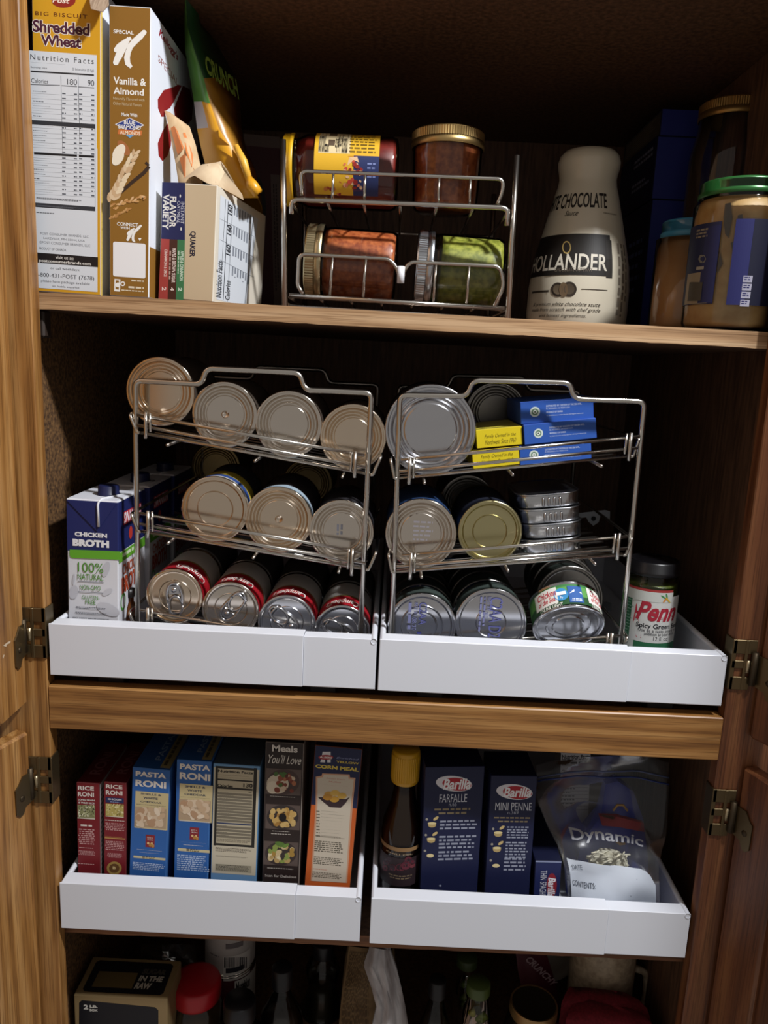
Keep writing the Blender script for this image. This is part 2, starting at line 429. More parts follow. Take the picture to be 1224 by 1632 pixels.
# pin holes in the right side
for z in (.20, .232, .264, .296, .328):
    mb = MB(); mb.lathe([(.0028, 0), (.0022, .0006), (0, .0006)], mat('#0a0604', .9), 10, Matrix.Translation((.7899, .046, z)) @ Matrix.Rotation(-math.pi/2, 4, 'Y'))
    part('pin_hole', mb, cab, world=True)
BRONZE = mat('#6b5c42', .38, .85, .5, 'antique_brass'); BRONZED = mat('#4a3f30', .5, .8, .5, 'antique_brass_dark')
def door(hx, side, ang, z0, z1, oakm, hz, wd=.385):
    """side -1: hinged on the left stile. local x runs from the hinge edge outwards along the door, y = thickness (0 = inner face)"""
    th = .019
    if side < 0: d = Vector((-math.sin(ang), -math.cos(ang), 0)); n = Vector((math.cos(ang), -math.sin(ang), 0))
    else: d = Vector((math.sin(ang), -math.cos(ang), 0)); n = Vector((-math.cos(ang), -math.sin(ang), 0))
    M = frame(Vector((hx, -.003, 0)), d, -n, Vector((0, 0, 1)))          # y into the thickness (away from viewer)
    mb = MB(); st = .058; b = .003
    mb.box(0, st, 0, th, z0, z1, oakm, b, M)
    o = part('door', mb, cab, world=True)
    mb = MB(); mb.box(wd-st, wd, 0, th, z0, z1, oakm, b, M); part('door_stile', mb, o, world=True)
    for za in (z0, z1-st):
        mb = MB(); mb.box(st, wd-st, 0, th, za, za+st, OAKH, b, M); part('door_rail', mb, o, world=True)
    mb = MB(); mb.box(st-.004, wd-st+.004, .008, .014, z0+st-.004, z1-st+.004, oakm, 0, M)
    mb.box(st+.035, wd-st-.035, .004, .008, z0+st+.035, z1-st-.035, oakm, .003, M)
    part('door_panel', mb, o, world=True)
    for zc in hz:
        s = 1 if side < 0 else -1; x0 = 0 if side < 0 else W
        fx = lambda a, b_: (x0+min(-a*s, -b_*s), x0+max(-a*s, -b_*s))
        mb = MB()
        for (a, b_, y0, y1, za, zb) in ((-.001, .025, -.0022, -.0002, .013, .029), (-.001, .021, -.0022, -.0002, -.029, -.014),
                                       (-.001, .014, -.0022, -.0002, -.004, .005), (-.001, .003, -.0022, -.0002, -.029, .029),
                                       (.012, .0155, -.003, -.0002, -.029, .029),
                                       (-.0018, 0, -.0022, .018, -.029, .029)):
            mb.box(*fx(a, b_), y0, y1, zc+za, zc+zb, BRONZE, .0005)
        hg = part('hinge', mb, o, world=True)
        mb = MB(); kx = x0-s*.0225
        mb.tube([(kx, -.0045, zc-.022), (kx, -.0045, zc+.016)], .0036, BRONZED, 10)
        mb.tube([(kx+s*.006, -.003, zc-.008), (kx+s*.006, -.003, zc+.006)], .0022, mat('#b8a888', .3, .9), 8)
        # leaf screwed to the door
        P = [(-.004, .012), (.010, .012), (.016, .004), (.021, .000), (.021, -.030), (.016, -.035), (.011, -.034), (.007, -.026), (-.004, -.024)]
        mb.prism([M @ Vector((a+.004, -.0004, zc+b_)) for a, b_ in P], M.to_3x3() @ Vector((0, -.0016, 0)), BRONZE)
        mb.lathe([(.0035, 0), (.0035, .0006), (.0015, .0012), (0, .0008)], BRONZED, 14, M @ Matrix.Translation((.016, -.002, zc-.014)) @ Matrix.Rotation(math.pi/2, 4, 'X'))
        part('hinge_leaf', mb, o, world=True)
    return o
zUL, zLL = -.0205, -.055
door(-.022, -1, 0.0, zUL, 1.20, OAKV, (.063,))
door(-.022, -1, .34, -.72, zLL, OAKV, (-.116,))
door(.7905, 1, .50, zUL, 1.20, OAK_SHADE, (.0645,))
door(.7895, 1, .37, -.72, zLL-.001, OAK_SHADE, (-.1155,))
# worn paint flecks on the upper left door
for pts in ([(5, 1029), (11, 1024), (17, 1021), (16, 1025), (11, 1027), (10, 1031)], [(4, 1047), (6, 1043), (7, 1044), (5, 1050)]):
    mb = MB(); mb.add([at(*q, X=-.0216) for q in pts], [tuple(range(len(pts)))], mat('#c9b49a', .7)); part('paint_fleck', mb, cab, world=True, recalc=False)
# ------------------------------------------------------------------ pull-out trays
WHITE = mat('#dfe2ea', .38, 0, .5, 'white_enamel'); BLACKP = mat('#15151a', .6)
def tray(x0, x1, xs, zb, zt, y0, label, zfl, d=.50):
    t = thing('pull_out_tray', label, 'tray', Vector(((x0+x1)/2, y0, zb-.004)), 'white pull-out trays')
    mb = MB(); mb.box(x0, xs, y0-.0012, y0+.0008, zb, zt, WHITE, .0006); mb.box(x0+.002, xs, y0, y0+.019, zt-.0012, zt, WHITE, .0004)
    part('front_panel', mb, t, world=True)
    mb = MB(); mb.box(xs, x1, y0+.0002, y0+.0014, zb+.0006, zt-.0012, WHITE, .0005); mb.box(xs, x1-.002, y0+.0006, y0+.0184, zt-.0028, zt-.0016, WHITE, .0004)
    part('extension_panel', mb, t, world=True)
    for x in (x0, x1-.0014):
        mb = MB(); mb.box(x, x+.0014, y0+.001, y0+d, zb, zt-.003, WHITE)
        sw = part('side_wall', mb, t, world=True)
        mb = MB(); xx = x+.0034 if x == x0 else x-.002
        mb.tube([(xx, y0-.0005, zt-.0034), (xx, y0+d, zt-.0034)], .0033, WHITE, 10, caps=False)
        part('rolled_edge', mb, sw, world=True, recalc=False)
    mb = MB(); mb.box(x0, x1, y0+d-.0014, y0+d, zb, zt-.003, WHITE); part('back_wall', mb, t, world=True)
    mb = MB(); mb.box(x0+.001, x1-.001, y0+.001, y0+d-.001, zb, zb+.0015, WHITE); part('tray_floor', mb, t, world=True)
    for x in (x0+.045, x1-.075):
        mb = MB(); mb.box(x, x+.03, y0+.02, y0+d, zfl, zb-.0002, BLACKP, .001)
        part('slide_rail', mb, t, world=True)
    return t
ZT, ZTB = .0745, .0140        # upper trays
ZL, ZLB = -.2505, -.3120      # lower trays
XS = [at(483, 1050, Y=0).x, at(1003, 1070, Y=0).x, at(470, 1450, Y=0).x, at(968, 1480, Y=0).x]
tray(.0040, .3690, XS[0], ZTB, ZT, 0, 'white pull-out tray holding the broth cartons and red soup cans', -.0078)
tray(.3722, .7570, XS[1], ZTB, ZT, 0, 'white pull-out tray holding tuna cans and green bean jar', -.0078)
tray(.0035, .3640, XS[2], ZLB, ZL, .002, 'white pull-out tray holding rice, pasta and corn meal boxes', -.3222+.0004)
tray(.3760, .7560, XS[3], ZLB, ZL, .002, 'white pull-out tray holding oil bottle, dark blue pasta boxes, zip bag', -.3222+.0004)
# ------------------------------------------------------------------ things on the upper shelf
def carton(name, label, M, wd, dp, h, cols, bev=.0008, group=None, cat='box'):
    """card box: body with front/side/top colours"""
    t = thing(name, label, cat, M, group)
    front, side, top = [C(c) for c in cols]
    mb = MB(); mb.box(0, wd, 0, dp, 0, h, side, bev)
    n = len(mb.f)
    kf, kt = mb.mi(front), mb.mi(top)
    # face order of MB.box with bevel: x-,x+,y-,y+,z-,z+
    mb.m[2] = kf; mb.m[5] = kt
    part('carton_body', mb, t)
    return t
INK = '#2a2c33'
# shredded wheat
M, wd, h = pbox((40, 2), (161.5, 5), (62, 466), .030, zs(.04)+.0006)
M, wd, h = pbox((50, -20), (161.2, -18), (57.5, 466), .030, zs(.04)+.0006)
h = .296
sw = carton('cereal_box', 'tall yellow and white shredded wheat cereal box beside the left stile', M, wd, .19, h, ('#cf9a22', '#dfe4ee', '#a88a5a'), group='cereal boxes')
p = Print(M, 'front', wd, h).z(30, 0, 5.322)
p.ell(380, 5, 102, 60, '#8f2a20').text('Post', 285, -25, 430, 28, '#f2e8d8', bold=.02, shear=.2)
p.text('BIG BISCUIT', 140, 95, 580, 150, '#5a2416', space=1.25)
p.text('Shredded', 112, 160, 606, 300, '#f4efe4', bold=.075).text('Wheat', 180, 285, 536, 408, '#f4efe4', bold=.075)
p.text('Shredded', 118, 165, 600, 295, '#4a1f33', bold=.03).text('Wheat', 186, 290, 530, 402, '#4a1f33', bold=.03)
p.rect(60, 425, 662, 1330+1205*0, '#d5dbe2')
p.z(30, 240, 5.322).rect(60, -60, 668, 1200, '#d5dbe2')
p.z(30, 0, 5.322)
p.text('Nutrition Facts', 98, 458, 637, 533, '#23262c', space=1.3)
p.greek(100, 528, 410, 548, 1, '#6a6e76').text('Serving size', 100, 560, 240, 588, '#40434a').text('2 biscuits (51g)', 455, 575, 637, 612, '#40434a')
p.poly([(100, 598), (638, 632), (638, 645), (100, 611)], '#1d1e22')
p.text('Calories', 105, 664, 250, 708, '#33363c').text('180', 410, 668, 495, 722, '#23262c').text('90', 585, 678, 640, 732, '#23262c')
p.poly([(100, 713), (350, 722), (350, 728), (100, 719)], '#33363c').poly([(364, 724), (495, 732), (495, 738), (364, 730)], '#33363c').poly([(508, 734), (640, 744), (640, 750), (508, 740)], '#33363c')
def sw_rows(p, y0, n, dy, seed):
    rng = random.Random(seed)
    for i in range(n):
        y = y0+i*dy
        p.poly([(110, y), (650, y+32), (650, y+34.2), (110, y+2.2)], '#8b9097')
        a = rng.randint(60, 200); p.greek(120, y-20, 120+a, y-6, 1, '#555a63', .9, .05, seed=seed+i)
        p.greek(368, y-2, 400, y+12, 1, '#555a63', .9, .05, seed=i); p.greek(468, y+4, 496, y+18, 1, '#555a63', .9, .05, seed=i)
        p.greek(512, y+4, 540, y+19, 1, '#555a63', .9, .05, seed=i); p.greek(614, y+12, 642, y+27, 1, '#555a63', .9, .05, seed=i)
sw_rows(p, 790, 13, 41.5, 3)
for x in (356, 503): p.poly([(x, 640+x*.06-20), (x+3, 640+x*.06-20), (x+20, 1330), (x+17, 1330)], '#6c717a')
p.z(30, 240, 5.322)
for a, b in ((130, 380), (370, 495), (510, 640)): p.poly([(a, 14+(a-130)*.058), (b, 14+(b-130)*.058), (b, 32+(b-130)*.058), (a, 32+(a-130)*.058)], '#1d1e22')
sw_rows(p, 60, 9, 38, 9)
p.frame(100, -225, 650, 478, 2.5, '#33363c')
p.greek(150, 395, 545, 440, 2, '#23262c', .7).greek(150, 460, 530, 500, 2, '#6a6e76', .55).greek(150, 520, 305, 540, 1, '#33363c', .8)
p.text('POST CONSUMER BRANDS, LLC', 182, 692, 592, 735, '#5a5e66').text('LAKEVILLE, MN 55044, USA', 210, 732, 560, 770, '#5a5e66').text('©POST CONSUMER BRANDS, LLC', 175, 765, 605, 812, '#5a5e66').text('PRODUCT OF CANADA', 172, 818, 402, 850, '#33363c')
p.poly([(120, 862), (672, 905), (672, 990), (120, 948)], '#1d1a1c')
p.text('visit us at:', 313, 892, 466, 925, '#ece9e2').text('postconsumerbrands.com', 172, 918, 612, 972, '#ece9e2', bold=.015)
p.text('or call weekdays:', 268, 985, 518, 1025, '#3c3f46').text('1-800-431-POST (7678)', 148, 1032, 640, 1102, '#2c2e34').text('please have package available', 190, 1092, 602, 1140, '#3c3f46').text('so habla español', 285, 1140, 512, 1172, '#3c3f46')
p.done(sw, 'front_print')
pr = Print(M, 'right', wd, h); pr.uvmode().rect(.004, .004, .186, h-.004, '#dfe4ee').rect(.0, 0, .003, h, '#e8c65a'); pr.done(sw, 'side_print')
mb = MB(); A = at(143, -8, Y=.022); B = at(163, -8, Y=.012)
q = [at(144, -14, Y=.03), at(172, -14, Y=.03), at(173, 8, Y=.018), at(163, 19, Y=.012), at(145, 14, Y=.014), at(143, 2, Y=.02)]
mb.prism(q, (0, .0012, 0), speckle('corrugated_card', '#8a7460', '#a8947e', 60, .8, 2, (14, 1, 1)))
part('torn_flap', mb, sw, world=True)
# special k
M, wd, h = pbox((173.8, 7.5), (240.8, 9.4), (174.7, 473), .026, zs(.09)+.0006)
sk = carton('cereal_box', 'tall brown vanilla almond cereal box with white K on the narrow side', M, wd, .19, h, ('#8a6226', '#dfe3ea', '#6a5636'), group='cereal boxes')
p = Print(M, 'front', wd, h).z(30, 0, 5.322); WH = '#ecebe6'
p.text('SPECIAL', 803, 250, 975, 290, WH, bold=.015)
def kay(p, ox, oy, k):
    f = lambda *q: [(ox+a*k, oy+b*k) for a, b in q]
    p.stroke(f((935, 320), (890, 400), (850, 470), (822, 530)), [30*k, 52*k, 62*k, 46*k], WH)
    p.stroke(f((952, 322), (905, 352), (850, 395), (820, 425)), [26*k, 42*k, 50*k, 34*k], WH)
    p.stroke(f((1068, 270), (1030, 310), (985, 350), (945, 395), (930, 440)), [38*k, 52*k, 54*k, 50*k, 44*k], WH)
    p.stroke(f((930, 430), (918, 490), (925, 540), (955, 572)), [44*k, 50*k, 46*k, 26*k], WH)
    for c in ((1062, 276, 22), (826, 425, 20), (824, 530, 24)): p.ell(*f(c[:2])[0], c[2]*k, c[2]*k, WH)
kay(p, 0, 0, 1)
p.text('Vanilla &', 803, 650, 1080, 725, WH, bold=.02).text('Almond', 803, 738, 1060, 808, WH, bold=.02)
p.text('Naturally Flavored with', 800, 820, 1066, 862, '#c9b48e').text('Other Natural Flavors', 800, 862, 1042, 900, '#c9b48e').text('Made With', 872, 955, 1005, 990, WH, bold=.02)
p.poly([(815, 1055), (940, 998), (1066, 1062), (942, 1120)], '#e8e6e6').poly([(828, 1055), (940, 1004), (1053, 1061), (942, 1112)], '#2a3d86')
p.text('BLUE', 893, 1018, 988, 1058, WH, bold=.02).text('DIAMOND', 845, 1055, 1035, 1098, WH, bold=.02)
p.poly([(845, 1098), (1048, 1108), (1040, 1150), (838, 1138)], '#c9743c').text('ALMONDS', 858, 1106, 1030, 1146, '#f0dfc4', bold=.02).poly([(905, 1143), (980, 1147), (942, 1172)], '#6aa3cf')
p.ell(890, 1255, 75, 38, '#a5683c', .95).ell(850, 1290, 75, 45, '#e9e0cc', -1.0)
p.z(30, 240, 5.322); p.ell(842, 60, 72, 44, '#e9e0cc', -1.05)
p.stroke([(1105, 135), (1060, 190), (960, 270), (850, 370), (800, 420)], [30, 32, 30, 26, 14], '#3a2a20').stroke([(1075, 100), (1105, 128)], 20, '#3a2a20')
rng = random.Random(4)
for i in range(13):
    t_ = i/12; x, y = 800+t_*190, 400-t_*385
    for s_ in (-1, 1): p.ell(x+s_*22*(1.3-t_*.5)+rng.uniform(-4, 4), y+rng.uniform(-6, 6), 38*(1.15-t_*.35), 17*(1.2-t_*.4), rng.choice(['#d8bf9c', '#c9aa84', '#e2cfae']), -1.05+s_*.45, 10)
for i in range(22):
    t_ = i/21; x, y = 790+t_*280, 480-t_*90+rng.uniform(-22, 22); p.ell(x, y, 20, 9, rng.choice(['#c89a62', '#b98650', '#d8b184']), -.5+rng.uniform(-.6, .6), 9)
for i in range(12):
    t_ = i/11; x, y = 780+t_*160, 580-t_*95+rng.uniform(-12, 12); p.ell(x, y, 20, 9, rng.choice(['#b07f48', '#c0935c']), -.6+rng.uniform(-.5, .5), 9)
p.text('CONNECT', 833, 605, 1012, 643, WH, bold=.02).text('WITH', 862, 643, 940, 668, WH, bold=.02)
kay(p, 455, 510, .475) if False else kay(p, 545, 512, .46)
p.poly([(1012, 742), (1042, 742), (1027, 768)], WH)
p.poly([(812, 772), (1065, 790), (1076, 800), (1074, 1075), (1064, 1084), (812, 1066), (800, 1056), (800, 782)], '#e8e8ea')
p.poly([(812, 1088), (862, 1092), (858, 1196), (810, 1192)], WH).poly([(822, 1100), (850, 1102), (848, 1180), (820, 1176)], '#8a6226').ell(840, 1140, 20, 20, WH).ell(882, 1130, 20, 20, WH).ell(882, 1130, 11, 11, '#8a6226')
p.greek(955, 1095, 1065, 1118, 1, '#d8ccb4', .8).greek(930, 1150, 1065, 1182, 1, '#d8ccb4', .7).greek(870, 1178, 1065, 1204, 1, '#d8ccb4', .7)
p.done(sk, 'front_print')
pr = Print(M, 'right', wd, h).z(230, 0, 5.564)
pr.uvmode().rect(.001, .052, .189, h-.001, '#dfe4ee').rect(.001, .001, .189, .052, '#8a6226'); pr.z(230, 0, 5.564)
pr.text("Kellogg's", 130, 235, 300, 470, '#8c1f2c', bold=.03, shear=.25, hl=335).text('SPECIAL', 122, 478, 300, 690, '#8a4038', hl=545)
pr.poly([(260, 770), (170, 800), (118, 880), (120, 960), (150, 1035), (180, 1035), (190, 980), (225, 960), (262, 900), (330, 760), (300, 750)], '#8c1f22').poly([(340, 760), (400, 790), (430, 900), (420, 1060), (380, 1100), (300, 1060), (270, 1040), (262, 960)], '#6c1618')
pr.poly([(215, 1080), (160, 1160), (118, 1270), (125, 1380), (160, 1430), (205, 1380), (235, 1290), (240, 1150)], '#8c1f22')
pr.done(sk, 'side_print')
# oatmeal variety box, standing on its end with the torn top open
M, wd, h = pbox((258, 290), (346.5, 296.4), (253, 480), .034, zs(.15)+.0006, .14)
qk = carton('oatmeal_box', 'opened beige instant oatmeal box standing on its end, top torn', M, wd, .165, h, ('#cdb999', '#d8d0c0', '#6b5a48'))
p = Print(M, 'front', wd, h).z(230, 240, 5.322)
p.poly([(152, 268), (347, 272), (345, 758), (143, 748)], '#252a55').poly([(143, 748), (215, 752), (198, 1278), (120, 1274)], '#a8443e').poly([(215, 752), (282, 755), (267, 1281), (198, 1278)], '#4a2a20').poly([(282, 755), (345, 758), (332, 1285), (267, 1281)], '#3f7a50')
p.text('VARIETY', 160, 368, 206, 672, '#e6e3dc', 1, .03).text('FLAVOR', 218, 388, 266, 656, '#e6e3dc', 1, .03).text('INSTANT', 312, 435, 336, 622, '#c9cbd8', 1).text('OATMEAL', 280, 428, 300, 620, '#c9cbd8', 1)
p.text('CINNAMON & SPICE', 172, 838, 190, 1070, '#ecd9d0', 1, .02).text('MAPLE & BROWN SUGAR', 240, 828, 262, 1122, '#ecd9d0', 1, .02).text('APPLES & CINNAMON', 308, 850, 328, 1105, '#d8ecd8', 1, .02)
p.text('2', 150, 1155, 185, 1188, '#ecd9d0', 1, .03).text('4', 222, 1158, 252, 1190, '#ecd9d0', 1, .03).text('2', 290, 1162, 320, 1194, '#d8ecd8', 1, .03)
p.greek(216, 850, 232, 1100, 1, '#c9a89c', .5, rot=1).greek(288, 850, 302, 1050, 1, '#b8d0b8', .5, rot=1).ell(305, 385, 6, 14, '#e6e3dc').ell(312, 665, 6, 14, '#e6e3dc')
p.text('QUAKER', 384, 682, 430, 905, '#23253a', 1, .03)
p.done(qk, 'front_print')
pr = Print(M, 'right', wd, h).z(230, 240, 5.322)
NFW = '#cfd5dc'
pr.poly([(645, 375), (965, 580), (860, 1322), (612, 1262)], NFW)
pr.text('Nutrition Facts', 617, 925, 652, 1250, '#23262c', -1, .02).text('Calories', 690, 1095, 722, 1272, '#23262c', -1, .02)
for y in (455, 625, 795): pr.text('160', 712 + (455-y)*.05, y-5, 745+(455-y)*.05, y+100, '#23262c', -1, .04)
for (a, b, c_, d_) in ((712, 430, 668, 1265), (750, 450, 705, 1280), (925, 560, 850, 1318), (690, 410, 640, 1250)): pr.stroke([(a, b), (c_, d_)], 5 if a in (712, 925) else 2.5, '#2b3038')
for y in (578, 755, 925): pr.stroke([(640, y), (930, y+150)], 2.2, '#565c66')
for k, y in enumerate((470, 640, 810, 980)):
    for j in range(7): pr.greek(762+j*22-k*6, y+j*12, 774+j*22-k*6, y+90+j*12, 1, '#7c828c', .7, .1, seed=j+k*9, rot=1)
    pr.stroke([(930-k*12, y+118), (955-k*14, y+135)], 70, '#b9c0c9') if False else None
pr.done(qk, 'nutrition_panel')
QTOP = zs(.15)+.0006+h
# torn paper flaps of the oatmeal box
PAPER = speckle('torn_paper', '#b59c7c', '#cdb898', 40, .8, 3)
def patch(rows, m, th=.0006, Y=None):
    mb = MB(); R = [[at(a, b, Y=y) for a, b, y in r] for r in rows]; mb.grid(R, m, True); mb.grid([[p+Vector((0, th, .0002)) for p in r] for r in R], m, True); return mb
mb = patch([[(288, 288, .040), (310, 280, .042), (330, 292, .038), (346, 297, .037)], [(306, 280, .048), (322, 262, .05), (345, 270, .045), (350, 290, .045)], [(318, 268, .055), (330, 261, .058), (350, 258, .06), (358, 275, .06)]], PAPER)
part('torn_flap', mb, qk, world=True)
mb = patch([[(330, 262, .05), (352, 257, .055), (362, 270, .06)], [(338, 275, .045), (362, 275, .064), (375, 295, .070)], [(345, 293, .042), (368, 300, .066), (386, 310, .080)], [(350, 298, .043), (376, 312, .072), (388, 319, .085)]], PAPER)
part('torn_flap', mb, qk, world=True)
# tan sachet with orange print, tucked in the oatmeal box
TAN = speckle('kraft_paper', '#b99a72', '#cbb08a', 50, .75, 3)
mb = MB(); Yb = .10
rows = [[(262, 176, .072), (266, 177, .073), (270, 180, .075)], [(266, 190, .067), (282, 188, .062), (296, 198, .07)], [(273, 225, .062), (292, 220, .056), (306, 228, .067)], [(280, 262, .060), (300, 258, .052), (314, 262, .064)], [(285, 296, .060), (304, 296, .050), (320, 296, .064)]]
R_ = [[at(*q[:2], Y=q[2]) for q in r] for r in rows]; mb.grid(R_, TAN); mb.grid([[p_+Vector((.002, .008 if 0 < i < 4 else .002, 0)) for p_ in r] for i, r in enumerate(R_)], TAN)
sc = thing('oatmeal_sachet', 'tan paper sachet with orange print poking out of the oatmeal box', 'sachet', at(300, 300, Y=.09))
part('sachet_body', mb, sc, world=True)
mb = MB(); OR = mat('#c8763c', .7)
def lerp_patch(u, v):
    u *= 2; v *= 4; j = min(int(u), 1); i = min(int(v), 3); a, b = u-j, v-i
    return (R_[i][j]*(1-a)+R_[i][j+1]*a)*(1-b)+(R_[i+1][j]*(1-a)+R_[i+1][j+1]*a)*b
for poly_ in ([(.1, .36), (.28, .34), (.62, .55), (.4, .62), (.16, .66)], [(.62, .42), (.78, .40), (.9, .66), (.7, .8), (.5, .66)], [(.2, .7), (.45, .66), (.8, .82), (.9, .9), (.6, .9), (.3, .92)]):
    mb.add([lerp_patch(*q)+Vector((0, -.0012, 0)) for q in poly_], [tuple(range(len(poly_)))], OR)
part('sachet_print', mb, sc, world=True, recalc=False)
# snack pouch, green above and yellow below
GREEN, GREEN_SHADE, YEL, YEL_SHADE = mat('#4f8038', .35), mat('#1f4a26', .35), mat('#d79a22', .35), mat('#a9782a', .35)  # darker green and yellow paint the shade on the right and back faces
gl = [(293, -10), (294, 40), (295, 81), (303, 125), (309, 162), (314, 205), (320, 234), (327, 262), (340, 300), (352, 335)]
cr = [(296, -10), (298, 40), (310, 81), (325, 125), (335, 165), (349, 205), (366, 232), (388, 262), (402, 292), (412, 325)]
bk = [(330, -10), (326, 40), (352, 81), (376, 125), (383, 165), (385, 205), (393, 240), (406, 268), (414, 300), (419, 335)]
po = thing('snack_pouch', 'crumpled green and yellow snack pouch standing on the oatmeal box', 'pouch', at(370, 300, Y=.14))
rows = []
for i in range(10):
    k = i/9; g = at(*gl[i], Y=.128-.01*k); c_ = at(*cr[i], Y=.100-.004*k+.004*math.sin(i*2.1)); b_ = at(*bk[i], Y=.195)
    rows.append([g, (g+c_)/2+Vector((.002*math.sin(i*1.7), -.004, 0)), c_, (c_*.6+b_*.4)+Vector((.006*math.sin(i*1.3+1), -.002, 0)), b_, g+Vector((.008, .05, 0)), g])
last = rows[-1]; fl = QTOP+.0012
rows = [[Vector((q.x, q.y, max(q.z, fl))) for q in r] for r in rows]
rows.append([Vector((q.x, q.y, fl)) for q in last])
mb = MB(); mb.grid(rows, GREEN); NC = 6
for i in range(10):
    for j in range(6):
        f = i*6+j
        mb.m[f] = mb.mi(GREEN if i < 4 and j < 2 else GREEN_SHADE if i < 3 else mat('#b8b2ac', .45) if i == 4 and j == 0 else YEL if j < 2 or i > 6 else YEL_SHADE if j in (2, 3) else GREEN_SHADE)
part('pouch_body', mb, po, world=True)
mb = MB(); V, F = text_mesh('CRUNCH', .03, .1)
tl, tr, bl, br = at(321, 88, Y=.094), at(372, 128, Y=.188), at(325, 118, Y=.093), at(378, 162, Y=.188)
mb.add([(bl*(1-a)+br*a)*(1-b)+(tl*(1-a)+tr*a)*b+Vector((.004, -.004, 0)) for a, b in V], F, mat('#8fae4a', .4))
part('pouch_lettering', mb, po, world=True, recalc=False)
mb = MB(); mb.tube([at(397, 285, Y=.092), at(402, 296, Y=.088), at(408, 304, Y=.088), at(414, 303, Y=.094)], [.004, .007, .007, .003], YEL, 10); mb.tube([at(376, 232, Y=.098), at(388, 258, Y=.095), at(397, 287, Y=.092)], [.003, .005, .004], mat('#e0ab3c', .4), 8)
part('pouch_fold', mb, po, world=True)
# dark red box in the back corner
M, wd, h = pbox((388, 213), (446, 232), (396, 470), .40, zs(.25)+.0006, -.35)
mr = carton('snack_box', 'dark maroon box with a pale strip in the back behind the pouch', M, wd, .07, h, ('#471820', '#2a1014', '#5a4038'))
p = Print(M, 'front', wd, h).uvmode(); p.rect(wd*.72, h*.05, wd*.97, h*.8, '#6a5850').greek(wd*.78, h*.75, wd*.92, h*.15, 2, '#2a1a1a', .5, rot=1).rect(0, h*.94, wd, h, '#6a5850').ell(wd*.35, h*.62, wd*.22, h*.16, '#120a0c')
p.done(mr, 'front_print')
# ------------------------------------------------------------------ small wire rack with jars
CHROME = mat('#c9c4bc', .22, 1, .5, 'chrome_wire'); CHROME_SHADE = mat('#a8a29a', .3, 1, .5, 'chrome_wire_shaded')  # second, darker chrome puts shade into the low, inner and rear wires
YR = .105
rk = thing('jar_rack', 'small two-tier chrome wire rack holding four jars on the upper shelf', 'rack', at(632, 500, Y=YR+.1))
def P(x, y, Y=YR): return at(400+x/2.55, 150+y/2.55, Y=Y)
zf = zs(.3)+.001
def wire(name, pts, r, m=CHROME, rad=.008, parent=None, n=8):
    mb = MB(); mb.tube(pts, r, m, n, rad); return part(name, mb, parent or rk, world=True)
for (tx, ty, bx, by) in ((130, 185, 138, 880), (1080, 250, 1042, 925)):
    a, b = P(tx, ty), P(bx, by); b.z = zs(b.x)+.001
    wire('front_leg', [a, b], .0034)
    a2, b2 = a+Vector((0, .2, -.0)), b+Vector((0, .2, 0)); wire('rear_leg', [a2, b2], .0034)
    wire('side_brace', [b+Vector((0, 0, .008)), b2+Vector((0, 0, .008))], .002)
# upper tier
ub0, ub1 = P(165, 430), P(1050, 465)
wire('tier_front_bar', [P(163, 487, YR-.004), P(165, 428, YR-.004), P(1045, 462, YR-.004), P(1040, 535, YR-.004)], .0028)
wire('tier_guard', [P(208, 412), P(200, 312), P(1025, 345), P(1022, 400), P(1000, 448)], .0022)
for x, y0, y1 in ((335, 318, 425), (465, 320, 428), (765, 332, 445), (892, 340, 452)): wire('guard_wire', [P(x, y0), P(x-4, y1)], .0016)
for i in range(7):
    k = i/6; a = ub0*(1-k)+ub1*k; wire('shelf_wire', [a+Vector((0, 0, -.002)), a+Vector((0, .2, -.002))], .0016, CHROME_SHADE)
wire('tier_rear_bar', [ub0+Vector((0, .2, 0)), ub1+Vector((0, .2, 0))], .0024)
# lower tier
lb0, lb1 = P(155, 818), P(1030, 872)
wire('tier_front_bar', [lb0, lb1], .0028); wire('tier_front_bar', [lb0+Vector((0, 0, -.012)), lb1+Vector((0, 0, -.012))], .002, CHROME_SHADE)
wire('tier_guard', [P(212, 812), P(190, 780), P(195, 650), P(565, 670), P(598, 715), P(606, 760)], .0024)
wire('tier_guard', [P(614, 760), P(625, 710), P(650, 682), P(1012, 700), P(1028, 780), P(990, 860)], .0024)
for x, y0, y1 in ((333, 655, 818), (468, 662, 825), (753, 685, 845), (888, 690, 850)): wire('guard_wire', [P(x, y0), P(x-12, y1)], .0016)
for i in range(8):
    k = i/7; a = lb0*(1-k)+lb1*k; wire('shelf_wire', [a+Vector((0, 0, -.002)), a+Vector((0, .2, -.002))], .0016, CHROME_SHADE)
mb = MB(); mb.tube([P(610, 700, YR-.003), P(608, 768, YR-.003)], .0042, mat('#dcdde2', .4), 10); part('joint_clip', mb, rk, world=True)
GLASS = glassy('clear_glass'); GOLD = mat('#b89b66', .35, .9, .5, 'gold_tin'); SILV = mat('#c8ccd2', .25, 1, .5, 'silver_tin'); GOLDP = mat('#c4b48e', .3, .95, .5, 'pale_gold_tin')
SALSA = speckle('red_salsa', '#8a3f20', '#c06c3a', 160, .45, 4); VERDE = speckle('green_salsa', '#6f7428', '#a6a548', 150, .4, 4); SAUCE = speckle('tomato_sauce', '#5c1410', '#80241a', 60, .45, 3)
def lid_knurl(mb, r, z0, z1, m, n=90):
    vs = []; fs = []
    for i in range(2*n):
        a = math.pi*i/n; rr = r+(.0005 if i % 2 else 0)
        vs += [(rr*math.cos(a), rr*math.sin(a), z0), (rr*math.cos(a), rr*math.sin(a), z1)]
    for i in range(2*n): j = (i+1) % (2*n); fs.append((2*i, 2*j, 2*j+1, 2*i+1))
    mb.add(vs, fs, m)
